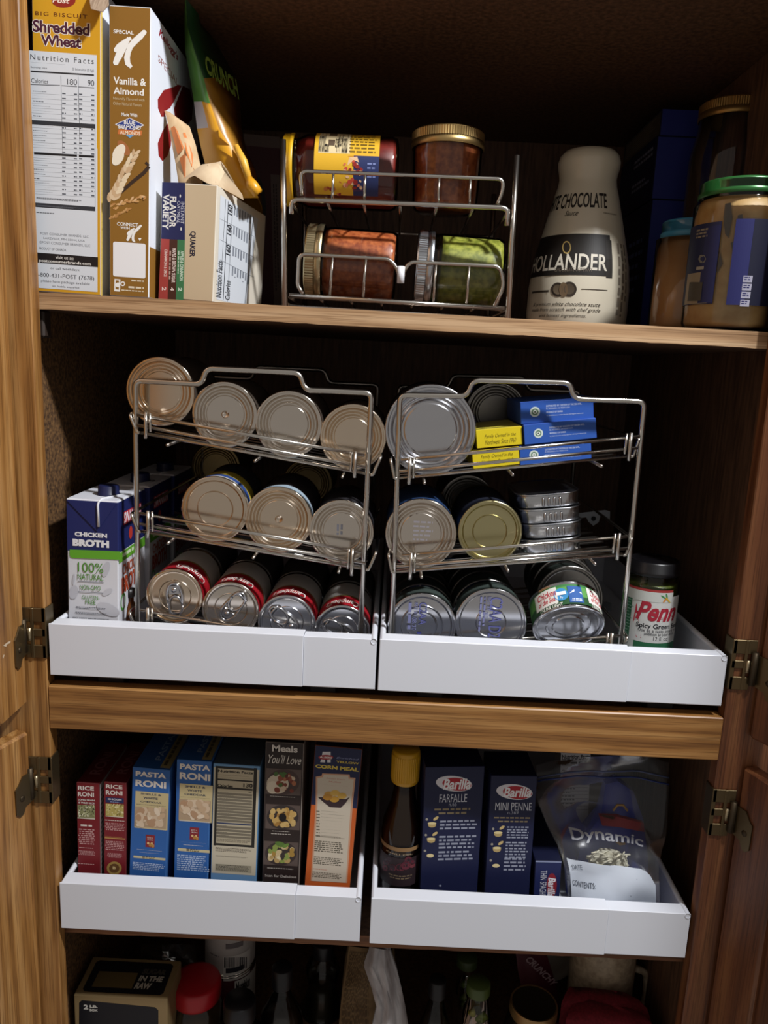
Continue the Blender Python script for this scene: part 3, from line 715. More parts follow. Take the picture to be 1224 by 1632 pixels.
def jar(name, label, M, R, H, fill, fillm, lidm, lidR, lidH, cat='jar', group=None, neck=None, shoulder=.8, knurl=True, glass=None, taper=1.):
    """jar standing along local z, lid at the top"""
    t = thing(name, label, cat, M, group); g = glass or GLASS; nR = neck or lidR-.002
    zsx = H*shoulder; hb = H-lidH
    prof = [(0, .002), (R*.8, .001), (R*.95*taper, .003), (R*taper, .009), (R, zsx)] + [(R+(nR-R)*(1-math.cos(k*math.pi/8))/2, zsx+(hb-.002-zsx)*k/8) for k in range(1, 9)] + [(nR, H-.002)]
    mb = MB(); mb.lathe(prof, g, 48); part('glass', mb, t)
    mb = MB(); zz = H*fill; rin = lambda z: min(1, .97)*_interp(prof, z)-.0012
    pf = [(0, .004), (R*.9*taper-.001, .0045)] + [(rin(.009+(zz-.009)*k/8), .009+(zz-.009)*k/8) for k in range(9)] + [(0, zz)]
    mb.lathe(pf, fillm, 40); part('contents', mb, t)
    mb = MB(); z0 = H-lidH
    pl = [(lidR-.001, z0-.0), (lidR, z0+.001), (lidR, z0+lidH*.3), (lidR-.0012, z0+lidH*.36), (lidR-.0012, H-.0015), (lidR-.003, H)]
    mb.lathe(pl, lidm, 48)
    if knurl: lid_knurl(mb, lidR-.0008, z0+lidH*.42, H-.002, lidm)
    lo_ = part('lid', mb, t)
    mb = MB(); mb.lathe([(lidR-.003, H), (lidR-.005, H-.0012), (lidR*.6, H-.0008), (lidR*.55, H-.0002), (0, H-.0002)], lidm, 48); part('lid_disc', mb, lo_)
    return t
def _interp(prof, z):
    for (r0, z0), (r1, z1) in zip(prof, prof[1:]):
        if z0 <= z <= z1 and z1 > z0: return r0+(r1-r0)*(z-z0)/(z1-z0)
    return prof[-1][0]
def lying(base, tip, roll=0.):
    """frame with local z from base to tip (lid end) and local -y towards the viewer"""
    ez = (tip-base).normalized(); v = (CAM-base); ey = -(v-ez*v.dot(ez)).normalized(); ex = ey.cross(ez); return frame(base, ex, ey, ez)
# sauce jar lying on the upper tier
def tier(x0, x1, px): k = (px-x0.x)/(x1.x-x0.x); return x0.z+(x1.z-x0.z)*k
YJ = YR+.048; R = .0405
a = at(637, 258, Y=YJ); b = at(455, 252, Y=YJ); a.z = tier(ub0, ub1, a.x)+R+.0008; b.z = tier(ub0, ub1, b.x)+R+.0008
M = lying(a, b); H = (b-a).length
sj = jar('sauce_jar', 'pizza sauce jar with yellow label lying on the rack top tier', M, R, H, .88, SAUCE, mat('#d8a81c', .35), .0405, .013, neck=.035, shoulder=.78, knurl=False)
p = Print(M, 'cyl', R=R, h=.03, lift=.0004).z(440, 180, 5.564)
p.rect(365, 60, 905, 740, '#d8a92a').rect(400, 108, 655, 365, '#d6c49a')
p.text('Nutrition', 400, 185, 432, 350, '#1f1a16', -1, .02).text('Facts', 436, 250, 466, 352, '#1f1a16', -1, .02).greek(480, 190, 530, 355, 2, '#5a4a3a', .5, rot=1).text('Serving size', 535, 210, 556, 355, '#1f1a16', -1, .01).text('1/4 cup (63g)', 562, 200, 584, 355, '#1f1a16', -1, .01).text('Calories 35', 598, 200, 632, 362, '#1f1a16', -1, .01)
p.rect(428, 110, 436, 170, '#1f1a16').rect(615, 112, 622, 180, '#1f1a16').greek(450, 110, 640, 180, 6, '#4a3c30', .4, rot=1)
p.greek(668, 120, 890, 380, 9, '#6a5212', .45, .1, rot=1)
p.rect(690, 380, 905, 740, '#26305c').greek(810, 445, 880, 600, 4, '#7a86b8', .35, rot=1)
p.poly([(640, 385), (720, 385), (770, 540), (780, 690), (690, 690), (560, 610), (600, 500)], '#a8342a').poly([(650, 395), (720, 390), (735, 440), (690, 420), (630, 470)], '#d9b48a').blobs(590, 420, 770, 690, 26, ['#c04a34', '#d99a72', '#8c2420', '#c76a4c', '#e0b890'], 12, 26, 3)
p.blobs(420, 650, 580, 735, 9, ['#a8442a', '#8c2a20', '#c77a3c'], 12, 22, 4)
p.done(sj, 'label', )
# upright jar on the upper tier
bx = at(709, 318, Y=YJ); zb = tier(ub0, ub1, bx.x)+.0008; H = .088
jar('mason_jar', 'short canning jar of red salsa standing upright on the rack', Matrix.Translation((bx.x, YJ, zb)), .0405, H, .80, SALSA, GOLD, .0425, .019, group='canning jars', shoulder=.72, taper=.94)
# two jars lying on the lower tier
YJ2 = YR+.05; R = .0415
a = at(634, 422, Y=YJ2); b = at(490, 415, Y=YJ2); a.z = tier(lb0, lb1, a.x)+R+.001; b.z = tier(lb0, lb1, b.x)+R+.003
jar('mason_jar', 'canning jar of orange salsa with gold lid lying on its side', lying(a, b), R, (b-a).length, .80, SALSA, GOLDP, .0440, .020, group='canning jars', shoulder=.74, neck=.040)
a = at(801, 432, Y=YJ2); b = at(662, 428, Y=YJ2); a.z = tier(lb0, lb1, a.x)+R+.001; b.z = tier(lb0, lb1, b.x)+R+.003
jar('mason_jar', 'canning jar of green salsa with silver lid lying on its side', lying(a, b), R, (b-a).length, .72, VERDE, SILV, .0440, .020, group='canning jars', shoulder=.74, neck=.040)
# ------------------------------------------------------------------ white bottle
YB = .25; bb = at(917, 512, Y=YB); zb = zs(bb.x)+.0006; ht = at(941, 238, Y=YB).z-zb
k_ = 1/(FPX/(.9818*(YB+.809)-.191*(.1)))/2.887
zpx = lambda y: (1190-y)/(1190-400)*ht
prof = [(0, .001), (214*k_, 0), (222*k_, .003)] + [(wv/2*k_, zpx(y)) for wv, y in ((452, 1100), (450, 1000), (428, 900), (382, 800), (333, 700), (284, 605), (258, 560), (250, 530), (258, 505), (270, 480), (272, 460), (258, 435), (220, 415), (120, 403))] + [(0, ht)]
CREAM = mat('#d6cdb8', .3, 0, .5, 'cream_plastic', coat=.3)
wb = thing('sauce_bottle', 'cream white chocolate sauce bottle with black banner label', 'bottle', Matrix.Translation((bb.x, YB, zb)))
mb = MB(); mb.lathe(prof, CREAM, 64); part('bottle_body', mb, wb)
Rf = lambda z: _interp(prof[2:], max(z, .003))
p = Print(Matrix.Translation((bb.x, YB, zb)), 'cyl', R=Rf, h=.05, lift=.0004).z(800, 100, 2.887)
p.text('WHITE CHOCOLATE', 222, 628, 484, 672, '#2a2420', bold=.02).text('Sauce', 293, 682, 350, 702, '#2a2420', shear=.4).greek(465, 688, 530, 706, 2, '#6a5e50')
p.rect(145, 815, 500, 985, '#231f1c').rect(478, 815, 506, 992, '#2c2824')
p.ell(298, 850, 20, 30, '#b59a5c').text('HOLLANDER', 155, 898, 482, 960, '#d9d2c2', bold=.015).text('CHOCOLATE COMPANY', 245, 945, 415, 962, '#6a6055')
p.ell(258, 1044, 32, 33, '#3a3028').ell(310, 1042, 34, 35, '#3a3028').ell(258, 1044, 22, 23, '#6a5c4a').ell(310, 1042, 24, 25, '#54483a').ell(284, 1044, 20, 34, '#6e5a44')
p.rect(140, 1053, 215, 1056, '#4a4238').rect(365, 1043, 485, 1046, '#4a4238')
p.text('A premium white chocolate sauce', 145, 1105, 450, 1130, '#3a342c', shear=.4).text('made from scratch with chef grade', 140, 1130, 450, 1155, '#3a342c', shear=.4).text('and honest ingredients.', 172, 1156, 385, 1178, '#3a342c', shear=.4)
p.greek(528, 830, 562, 1180, 3, '#8a7f70', .5, rot=1)
p.done(wb, 'printed_label')
# ------------------------------------------------------------------ blue boxes in the back right corner
YBX = .305; zprev = zs(.66)+.0006; NAVY = '#20276a'
tops = [(1040, 1068, 317), (1049, 1087, 216), (1056, 1094, 172)]
lbls = ['dark blue box at the bottom of the stack behind the white bottle', 'dark blue box in the middle of the stack behind the white bottle', 'dark blue box on top of the stack behind the white bottle']
for i, (xa, xb, yt) in enumerate(tops):
    A = at(xa, yt, Y=YBX); h = A.z-zprev; Mx = Matrix.Translation((A.x, YBX, zprev))
    wd = .075
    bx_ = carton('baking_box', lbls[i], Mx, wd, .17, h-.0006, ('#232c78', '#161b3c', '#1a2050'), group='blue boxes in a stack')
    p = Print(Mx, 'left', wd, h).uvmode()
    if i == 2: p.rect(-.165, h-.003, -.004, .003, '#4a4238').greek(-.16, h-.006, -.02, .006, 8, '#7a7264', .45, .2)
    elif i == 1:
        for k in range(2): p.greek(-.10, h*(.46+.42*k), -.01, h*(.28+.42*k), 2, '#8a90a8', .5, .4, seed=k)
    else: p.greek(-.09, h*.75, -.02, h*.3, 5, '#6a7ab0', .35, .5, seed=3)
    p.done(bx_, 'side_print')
    if i == 0:
        q = Print(Mx, 'front', wd, h).uvmode(); q.rect(.001, .001, wd-.001, .018, '#c08a2c'); q.done(bx_, 'front_stripe')
    zprev += h
# tall canning jar with gold lid
YT = .248; c_ = at(1146, 420, Y=YT); H = at(1150, 166, Y=YT).z-(zs(c_.x)+.0006)
jar('mason_jar', 'tall canning jar with gold lid and a little dark food at the bottom', Matrix.Translation((c_.x-.004, YT, zs(c_.x)+.0006)), .048, H, .52, speckle('dried_fruit', '#2a140c', '#5a3018', 90, .5), mat('#b08a50', .4, .85), .0425, .020, group='canning jars', shoulder=.76)
PEANUT = speckle('peanut_butter', '#bd9358', '#d8b47c', 40, .5, 3); PEANUTD = speckle('smooth_peanut_butter', '#b98a58', '#cfa06c', 20, .5, 2)
def pb(name, label, c, R, H, fillm, lidm, lidR, lidH, fill): return jar(name, label, Matrix.Translation(c), R, H, fill, fillm, lidm, lidR, lidH, group='peanut butter jars', shoulder=.84, knurl=False, neck=lidR-.001)
c_ = Vector((at(1036, 500, Y=.158).x+.040, .158, 0)); c_.z = zs(c_.x)+.0006
pb('nut_butter_jar', 'peanut butter jar with a light blue lid behind the green-lidded jar', c_, .040, at(1100, 352, Y=.15).z-c_.z, PEANUTD, mat('#3c86a8', .4), .036, .020, .86)
Yp = .068; Rp = .0475; c_ = Vector((at(1094, 470, Y=Yp).x+Rp, Yp, 0)); c_.z = zs(c_.x)+.0006
H = at(1180, 282, Y=Yp-.03).z-c_.z
pj_ = pb('nut_butter_jar', 'large peanut butter jar with a green metal lid by the right stile', c_, Rp, H, PEANUT, mat('#2f6a34', .3, .3), .0445, .016, .88)
p = Print(Matrix.Translation(c_), 'cyl', R=Rp, h=.05, lift=.0005).z(1000, 270, 5.464); DB = '#2a2a5c'
p.rect(545, 520, 740, 1170, '#1c2040').rect(530, 915, 690, 1165, '#8d7f66').rect(690, 500, 738, 1160, '#20244e')
for k in range(8): p.rect(545+k*13, 985, 552+k*13, 1145, '#4a4438')
p.greek(610, 530, 700, 600, 3, '#8a7f6a', .5).greek(605, 850, 680, 880, 1, '#9a9484', .7).ell(655, 780, 34, 40, '#7a7668', 0, 6).ell(655, 780, 18, 20, '#242850', 0, 6)
p.rect(950, 430, 1330, 1215, '#26285e').rect(1110, 430, 1330, 1215, '#16182e')  # darker right strip paints the stile's shadow over the label
for k in range(4): p.rect(1010-k*9, 925+k*70, 1082-k*9, 985+k*70, '#a8a6b8'); p.greek(1018-k*9, 935+k*70, 1070-k*9, 975+k*70, 2, '#26285e', .5, seed=k)
p.done(pj_, 'printed_label')
# smears of peanut butter on the glass
mb = MB()
rng = random.Random(3); p2 = Print(Matrix.Translation(c_), 'cyl', R=Rp-.0008, h=.05, lift=.0002).z(1000, 270, 5.464)
for pts in ([(850, 300), (900, 290), (915, 420), (880, 600), (850, 560), (835, 420)], [(900, 640), (960, 610), (985, 700), (950, 840), (925, 760)], [(960, 400), (1000, 390), (1010, 480), (965, 520)], [(740, 760), (800, 700), (830, 820), (780, 900), (750, 860)]): p2.poly(pts, '#6a6058')
p2.done(pj_, 'smear')
# ------------------------------------------------------------------ can racks in the upper trays
YF = .036      # plane of the racks' front frames
TF = ZTB+.0017 # tray floor
def zoomP(x0, y0, k, x, y, Y=YF): return at(x0+x/k, y0+y/k, Y=Y)
def can_rack(label, fr, shelves, side):
    """fr: front frame as photo pixels; shelves: (rail L,R),(base L,R),(low L,R) as pixels"""
    F = [at(*p, Y=YF) for p in fr]
    F[0].z = TF+.003; F[-1].z = TF+.003
    t = thing('can_rack', label, 'rack', Vector(((F[0].x+F[-1].x)/2, YF+.15, TF)), 'chrome can racks')
    def wr(name, pts, r, m=CHROME, rad=.007, n=8):
        mb = MB(); mb.tube(pts, r, m, n, rad); return part(name, mb, t, world=True)
    wr('front_frame', F, .0031, rad=.008)
    D = Vector((0, .30, 0))
    wr('rear_frame', [p+D for p in F], .0031, CHROME_SHADE, rad=.008)
    for i in (0, -1): wr('foot_bar', [F[i]+Vector((0, 0, .004)), F[i]+D+Vector((0, 0, .004))], .0022, CHROME_SHADE)
    lines = []
    for si, (ra, rb, ba, bb_, la, lb) in enumerate(shelves):
        RA, RB, LA, LB, BA, BB = at(*ra, Y=YF-.006), at(*rb, Y=YF-.006), at(*ba, Y=YF-.006), at(*bb_, Y=YF-.006), at(*la, Y=YF), at(*lb, Y=YF)
        wr('shelf_rail', [RA, RB], .0019); wr('shelf_rail', [LA, LB], .0019)
        for j in range(12):
            y = j*.0262; dp_ = Vector((0, y, -.0042 if j else 0)); wr('shelf_wire', [BA+dp_, BB+dp_], .0016 if j else .0019, CHROME if j < 3 else CHROME_SHADE, n=6)
        for k in (.12, .5, .88):
            q = BA*(1-k)+BB*k+Vector((0, -.005, -.0078)); wr('support_wire', [q, q+Vector((0, .30, 0))], .0018, CHROME_SHADE, n=6)
        # clips that hang the shelf on the frame
        for q, s_ in ((RA, 1), (RB, -1)):
            dz = (BA.z-RA.z)-.002
            x = q.x+.010*s_
            wr('clip', [Vector((x, YF-.009, q.z+.004)), Vector((x, YF-.010, q.z+dz-.003))], .0022, n=8)
            wr('clip', [Vector((x+.004*s_, YF-.007, q.z+.003)), Vector((x+.0045*s_, YF-.008, q.z+dz+.004))], .0016, n=6)
        # end guards: bent wires closing the shelf ends
        for q, s_ in ((BA, -1), (BB, 1)):
            g = Vector((.003*s_, 0, 0)); up = Vector(((.011 if side < 0 else .008)*s_, 0, .020))
            wr('end_guard', [q+Vector((0, -.003, 0)), q+g+Vector((0, -.003, 0)), q+up+Vector((0, -.003, 0)), q+up+Vector((0, .29, 0)), q+g+Vector((0, .29, 0))], .0018, rad=.005)
        lines.append((BA-Vector((0, 0, .0042)), BB-Vector((0, 0, .0042))))
    return t, lines
def base_z(line, x): A, B = line; return A.z+(B.z-A.z)*(x-A.x)/(B.x-A.x)
frL = [(219.6, 1005), (215.5, 606.5), (321.5, 612.5), (328, 587), (477.5, 594), (486, 621.5), (592, 626), (574, 1010)]
shL = [((219, 661.5), (581, 725.6), (219, 678), (583, 745), (224, 689.5), (590, 756)),
       ((223, 818), (576, 880), (223, 835), (583, 898), (226, 846.5), (583, 907)),
       ((223, 972), (380, 998), (223, 990), (400, 1020), (224, 1000), (400, 1030))]
shL[2] = ((223, 972), (560, 1032), (222, 993), (565, 1053), (223, 1002), (565, 1062))
rackL, LL = can_rack('chrome wire can rack with four silver can ends in its top row', frL, shL, -1)
frR = [(625, 1010), (637.5, 629.5), (744, 631.5), (754, 606), (908.5, 610), (915, 636), (1027, 640), (990, 1026)]
shR = [((639, 733), (1019, 696), (636, 751.5), (1016, 714), (633, 762), (1003, 727)),
       ((641, 885), (1000, 855), (632, 903), (1000, 874), (629, 911.5), (992, 883.5)),
       ((632, 1040), (988, 1013.5), (632, 1058), (988, 1031), (632, 1066), (985, 1040))]
rackR, LR = can_rack('chrome wire can rack holding blue and yellow fish boxes in its top row', frR, shR, 1)
# grey metal bracket of the right rack
GREYM = mat('#8a8d92', .45, .6)
for (x, y) in ((945, 822), (948, 968)):
    c_ = at(x, y, Y=.26); s_ = .0009
    pts = [(-30, -2), (18, -10), (26, -8), (27, 4), (21, 6), (17, -2), (12, -2), (10, 10), (2, 16), (-6, 10), (-10, 3), (-30, 6)]
    mb = MB(); mb.prism([c_+Vector((a*s_, 0, -b*s_)) for a, b in pts], (0, .0016, 0), GREYM)
    br_ = part('bracket', mb, rackR, world=True)
    mb = MB(); mb.lathe([(0, .0), (.003, 0), (.0034, .0004)], mat('#101012', .8), 12, Matrix.Translation(c_+Vector((.001, -.0006, -.004))) @ Matrix.Rotation(math.pi/2, 4, 'X')); part('bracket_hole', mb, br_, world=True)
# ------------------------------------------------------------------ cans
TIN = mat('#d6cdc2', .15, 1, .5, 'tin_plate'); TINC = mat('#c6c7cc', .17, 1, .5, 'cool_tin_plate'); TING = mat('#bdb489', .28, 1, .5, 'gold_lacquer'); TINW = mat('#dccbb6', .17, 1, .5, 'warm_tin_plate'); TIN_SHADE = mat('#8f8c88', .3, 1, .5, 'shaded_tin')  # last tin is darker, with shade put into the cans standing behind
def ring_lid(R, style):
    """profile of a can end from the rim inwards; z measured from the rim top"""
    if style == 'steps': q = [(.995, 0), (.955, .0002), (.935, -.0036), (.89, -.0036), (.86, -.0022), (.83, -.0036), (.79, -.0036), (.76, -.0024), (.73, -.0036), (.70, -.0036), (.665, -.0022), (.64, -.0042), (.60, -.0042), (.57, -.0034), (0, -.0034)]
    elif style == 'flat': q = [(.995, 0), (.955, .0002), (.935, -.0036), (.88, -.0034), (.86, -.0024), (.84, -.0034), (.56, -.0030), (.54, -.0020), (.52, -.0030), (0, -.0030)]
    elif style == 'tuna': q = [(.995, 0), (.96, .0002), (.945, -.0030), (.90, -.0030), (.88, -.0022), (.85, -.0030), (.64, -.0026), (.62, -.0018), (.58, -.0026), (.46, -.0026), (.44, -.0014), (.40, -.0022), (0, -.0022)]
    elif style == 'plain': q = [(.995, 0), (.96, .0002), (.945, -.0030), (.90, -.0030), (.885, -.0020), (.86, -.0026), (.44, -.0024), (.42, -.0018), (.40, -.0024), (0, -.0024)]
    else: q = [(.995, 0), (.955, .0002), (.935, -.0036), (.90, -.0038), (.88, -.0030), (.84, -.0034), (.60, -.0034), (.58, -.0028), (.56, -.0034), (0, -.0034)]
    return [(r*R, z) for r, z in q]
CAN = {}
KR = .974
def can(label, M, R, H, tin=TIN, style='steps', wrap=None, group=None, tab=None, dimple=False, name='food_can', bands=None, cat='can'):
    t = thing(name, label, cat, M, group)
    n = 64
    mb = MB(); mb.lathe([(0, .003), (R*.93, .003), (R*.94, 0), (R, 0), (R+.0008, .0006), (R+.0008, .002), (R-.0006, .0032), (R-.0006, H-.0032), (R+.0008, H-.002), (R+.0009, H-.0006), (R*.995, H)], tin, n); part('body', mb, t)
    if wrap:
        mb = MB()
        bs = bands or [(0, 1, wrap)]
        for a, b, m in bs: mb.lathe([(R-.0003, .004+(H-.008)*a), (R-.0003, .004+(H-.008)*b)], C(m), n)
        part('label', mb, t)
    mb = MB(); pf = [(r, H+z) for r, z in ring_lid(R, style)]
    if dimple: pf = pf[:-1]+[(R*.12, pf[-1][1]), (R*.09, pf[-1][1]+.0012), (R*.04, pf[-1][1]+.0002), (0, pf[-1][1])]
    mb.lathe(pf, tin, n, sharp=True); l_ = part('lid', mb, t)
    if tab is not None:
        Mt = Matrix.Translation((0, 0, H-.0026)) @ Matrix.Rotation(tab, 4, 'Z')
        mb = MB(); ts = R*.40
        loop = [(ts*.62*math.cos(a)*(1.0), -ts*.95+ts*.95*math.sin(a)*1.0, .0012) for a in [2*math.pi*i/20 for i in range(21)]]
        mb.tube(loop, .0016, TINC, 6, M=Mt)
        outl = [(-ts*.55, -ts*1.6, .001), (-ts*.72, ts*.35, .001), (-ts*.35, ts*1.15, .001), (ts*.35, ts*1.15, .001), (ts*.72, ts*.35, .001), (ts*.55, -ts*1.6, .001), (-ts*.55, -ts*1.6, .001)]
        mb.tube(outl, .0017, TINC, 6, rad=.006, M=Mt)
        mb.box(-ts*.5, ts*.5, ts*.15, ts*.95, .0003, .0012, TINC, .0003, Mt)
        mb.lathe([(.0032, .0012), (.003, .0022), (0, .0024)], TINC, 12, Mt @ Matrix.Translation((0, ts*.55, 0)))
        part('pull_tab', mb, t)
    return t
RXP = Matrix.Rotation(math.pi/2, 4, 'X')
YC = .052
def can_at(px, py, R, H, line, Y=YC, **kw):
    c_ = at(px, py, Y=Y); z = c_.z
    if line is not None: z = max(z, base_z(line, c_.x)+R+.0024)
    return Matrix.Translation((c_.x, Y+H, z)) @ RXP
G1 = 'cans in the left rack'
top = [(255.3, 624, 0.0375, 'steps', TINW, False, 'largest silver can highest in the left rack top row, beside frame corner'),
       (358, 661, 0.0360, 'steps', TIN, True, 'silver can with a dimpled end, second in the left rack top row'),
       (460, 676.5, 0.0368, 'steps', TIN, False, 'silver can with grey flat centre, third in left rack top row'),
       (562.6, 696.7, 0.0364, 'flat2', TINW, False, 'silver can with pinkish end, last in the left rack top row')]
for (x, y, R, st_, tin, dm, lb) in top:
    H = .112; t = can(lb, can_at(x, y, R, H, LL[0]), R, H, tin, st_ if st_ != 'flat2' else 'steps', '#4a4038', G1, dimple=dm)
    b2 = can('dark can end behind the %s' % lb.split(',')[0], can_at(x, y, R, H, LL[0], Y=YC) @ Matrix.Translation((0, 0, -H-.004)), R, H, TIN_SHADE, 'steps', '#2a2a30', G1) if False else None
mid = [(342, 813, 0.0375, 'flat', TINW, False, '#6a5a30', [(0, .55, '#30343c'), (.55, .8, '#c9b23c'), (.8, .92, '#2f4a8a'), (.92, 1, '#c9c4b8')], 'flat-ended can with yellow and blue label, left rack middle row'),
       (443.6, 833, 0.0378, 'steps', TINW, True, '#6a6a70', [(0, .8, '#3a3436'), (.8, 1, '#9fb0bd')], 'can with dimpled bronze end, centre of left rack middle row'),
       (544, 848.5, 0.0365, 'steps', TIN, False, '#2c2a2e', None, 'can with date-stamped end, right end of left rack middle row')]
for (x, y, R, st_, tin, dm, wr_, bd, lb) in mid:
    H = .112; t = can(lb, can_at(x, y, R, H, LL[1]), R, H, tin, st_, wr_, G1, dimple=dm, bands=bd)
    if x == 544:
        p = Print(PM[t.name], 'top', h=H-.0034, lift=.0001).z(280, 720, 3.6); p.greek(925, 415, 965, 480, 2, '#6a6a72', .6, rot=1); p.done(t, 'date_stamp')
for (x, y, Yd, line, lb) in ((344, 752, .33, LL[1], 'dim can end far back above the yellow-labelled can'), (490, 775, .33, LL[1], 'dim can far back behind the bronze-ended can'),
                       (620-120, 690, .21, LL[0], None)):
    if lb: can(lb, can_at(x, y, 0.0365, .10, line, Y=Yd), 0.0365, .10, mat('#8a7c58', .35, 1), 'steps', '#3a3a30', 'cans far back in the left rack')
# soup cans on the lowest shelf
soup = [(277.6, 950.5, 0.0324, 0.12, TINW, 'red soup can highest in bottom row, its pull tab pointing down'), (367, 972, 0.0328, 2.5, TIN, 'red soup can, second in bottom row, with tilted pull tab'),
        (456.6, 993, 0.0333, -2.3, TINC, 'red soup can, third in bottom row, lettering on its red band'), (545, 1008, 0.0326, -2.0, TINC, 'red soup can lowest in bottom row beside the tray joint')]
RED = '#a01824'
for (x, y, R, tb, tin, lb) in soup:
    H = .10; M = can_at(x, y, R, H, LL[2])
    t = can(lb, M, R, H, tin, 'soup', RED, 'red soup cans', tab=tb, bands=[(0, .55, '#c4c0ba'), (.55, .6, '#8a7440'), (.6, 1, RED)])
    p = Print(M, 'cyl', R=R, h=H*.8, lift=.0004).uvmode()
    a0 = math.pi*1.0-.25 if x > 400 else math.pi-.9
    a0 = {277.6: .82, 367: .95, 456.6: 1.0, 545: 1.02}[x]*math.pi
    p.text("Campbell's", (a0-.62)*R, H*.93, (a0+.62)*R, H*.70, '#e6dcd4', bold=.01, shear=.35); p.done(t, 'label_lettering')
    if True:
        can('dim can behind the %s' % {277.6: 'highest red soup can', 367: 'second red soup can', 456.6: 'third red soup can', 545: 'lowest red soup can'}[x], M @ Matrix.Translation((0, 0, -H-.006)), R, H, TIN_SHADE, 'soup', '#4a4846', 'soup cans in the second line')
# right rack: big cans, boxes and tins
H = .115; R = 0.0502
can('large silver can with wide grey end, left of the yellow boxes', can_at(686, 686.5, R, H, LR[0]), R, H, TINC, 'steps', '#3a3c42', 'cans in the right rack')
can('dark can end behind the blue fish boxes in the top row', can_at(790, 658, .039, H, LR[0], Y=.20), .039, H, TIN_SHADE, 'steps', '#1c1c22', 'cans in the right rack')
can('silver can with stamped end, left of the gold can', can_at(670.8, 851, 0.0402, H, LR[1]), 0.0402, H, TIN, 'steps', '#26406a', 'cans in the right rack')
st_ = can_at(670.8, 851, 0.0402, H, LR[1])
p = Print(st_, 'top', h=H-.0034, lift=.0001).z(600, 760, 4.708); p.greek(280, 330, 420, 500, 5, '#8f8a90', .4, .3); 
p.done([o for o in bpy.data.objects if o.get('label', '').startswith('silver can with stamped')][0], 'date_stamp')
can('gold lacquered can end beside the stack of sardine tins', can_at(781, 847.6, 0.0358, H, LR[1]), 0.0358, H, TING, 'flat', '#1e2230', 'cans in the right rack')
can('dim can far behind the gold can end', can_at(745, 800, .036, H, LR[1], Y=.21), .036, H, TIN_SHADE, 'steps', '#15161c', 'cans in the right rack')
# tuna: short cans lying in a row, one behind another
for (x, y, R, nm, stl, dx) in ((672.5, 998, 0.0394, 'left', 'tuna', .0004), (782.6, 993, 0.0413, 'second', 'plain', -.001)):
    H = .036; line = LR[2]
    for k in range(5):
        M = can_at(x, y, R, H, line) @ Matrix.Translation((dx*k, .0003*k, -k*(H+.002)))
        t = can(('front tuna can with blue code in the %s tuna row' % nm) if k == 0 else 'tuna can number %s from the front in the %s tuna row' % (('', 'two', 'three', 'four', 'five')[k], nm), M, R, H, TINC if k == 0 else TIN_SHADE, stl, '#26302e' if k else '#3a4440', 'tuna cans', name='tuna_can')
        if k == 0:
            p = Print(M, 'top', h=H-.0011, lift=.0002).z(600, 890, 4.896)
            if nm == 'left':
                p.text('C2AA', 335, 345, 388, 520, '#666aa6', 1, .0).text('1', 315, 575, 348, 590, '#4a4e9a', 1); p.text('BEST BY', 298, 345, 318, 450, '#8084b0', 1).text('08/30', 280, 460, 308, 560, '#8084b0', 1).greek(252, 345, 280, 560, 1, '#8084b0', .6, rot=1)
            else:
                p.text('C2AA D2', 890, 305, 965, 620, '#666aa6', 1, .0).text('BEST BY', 868, 300, 892, 410, '#8084b0', 1).text('08/30', 838, 420, 870, 470, '#8084b0', 1).greek(812, 300, 850, 590, 2, '#8084b0', .5, rot=1)
            p.done(t, 'date_code')
# third tuna row: one tipped forward in front, others behind
R, H = 0.0409, .036
for k in range(3):
    c_ = at(905, 985, Y=.112+k*.04); z = base_z(LR[2], c_.x)+R+.003
    can('dim tuna can %s in the row behind the green-labelled can' % ('first', 'second', 'third')[k], Matrix.Translation((c_.x-.008*k, .112+k*.04+H, z)) @ Matrix.Rotation(math.pi/2-.12, 4, 'X'), R, H, TIN_SHADE, 'plain', '#202824', 'tuna cans', name='tuna_can')
c_ = at(906, 1000, Y=.046); c_.z += 0
Mt = Matrix.Translation(c_) @ Matrix.Rotation(-.075, 4, 'Y') @ Matrix.Rotation(math.pi/2+.62, 4, 'X') @ Matrix.Translation((0, 0, -H))
TG = can('tipped tuna can with green and white label lying in the front', Mt, R, H, TINC, 'tuna', '#2f6a3a', 'tuna cans', name='tuna_can', bands=[(0, .12, '#3c7a40'), (.12, .62, '#5c9a4c'), (.62, 1, '#24502c')])
p = Print(Mt, 'cyl', R=R, h=H/2, lift=.0004).uvmode(); A0 = math.pi
def onlab(p, a, b, w_, h_): return ((A0+a-w_/2)*R, H*b+H*h_/2, (A0+a+w_/2)*R, H*b-H*h_/2)
def lab(a, b, w_, h_): u0, v1, u1, v0 = onlab(p, a, b, w_, h_); return u0, v1, u1, v0
p.rect(*lab(.75, .48, .75, .62), '#e2e0d8'); p.rect(*lab(-.80, .48, .60, .62), '#e2e0d8')
p.text('Chicken', *lab(.70, .36, .6, .24), '#b8283a', 2, .02, .2).text('of the Sea', *lab(.72, .60, .55, .2), '#b8283a', 2, .02, .2)
p.text('Chicken', *lab(-.85, .36, .5, .24), '#b8283a', 2, .02, .2).text('of the Sea', *lab(-.85, .60, .5, .2), '#b8283a', 2, .02, .2)
p.text('CHUNK LIGHT', *lab(.62, .88, .7, .16), '#e6e4da', 2, .02).text('CHUNK LIGHT', *lab(-.85, .88, .55, .16), '#e6e4da', 2, .02)
p.ell((A0+.27)*R, H*.5, .2*R, H*.24, '#3f8ec4').text('4g', *lab(.27, .62, .08, .12), '#eef2f6').greek(*lab(.27, .44, .28, .16), 1, '#eef2f6', .8)
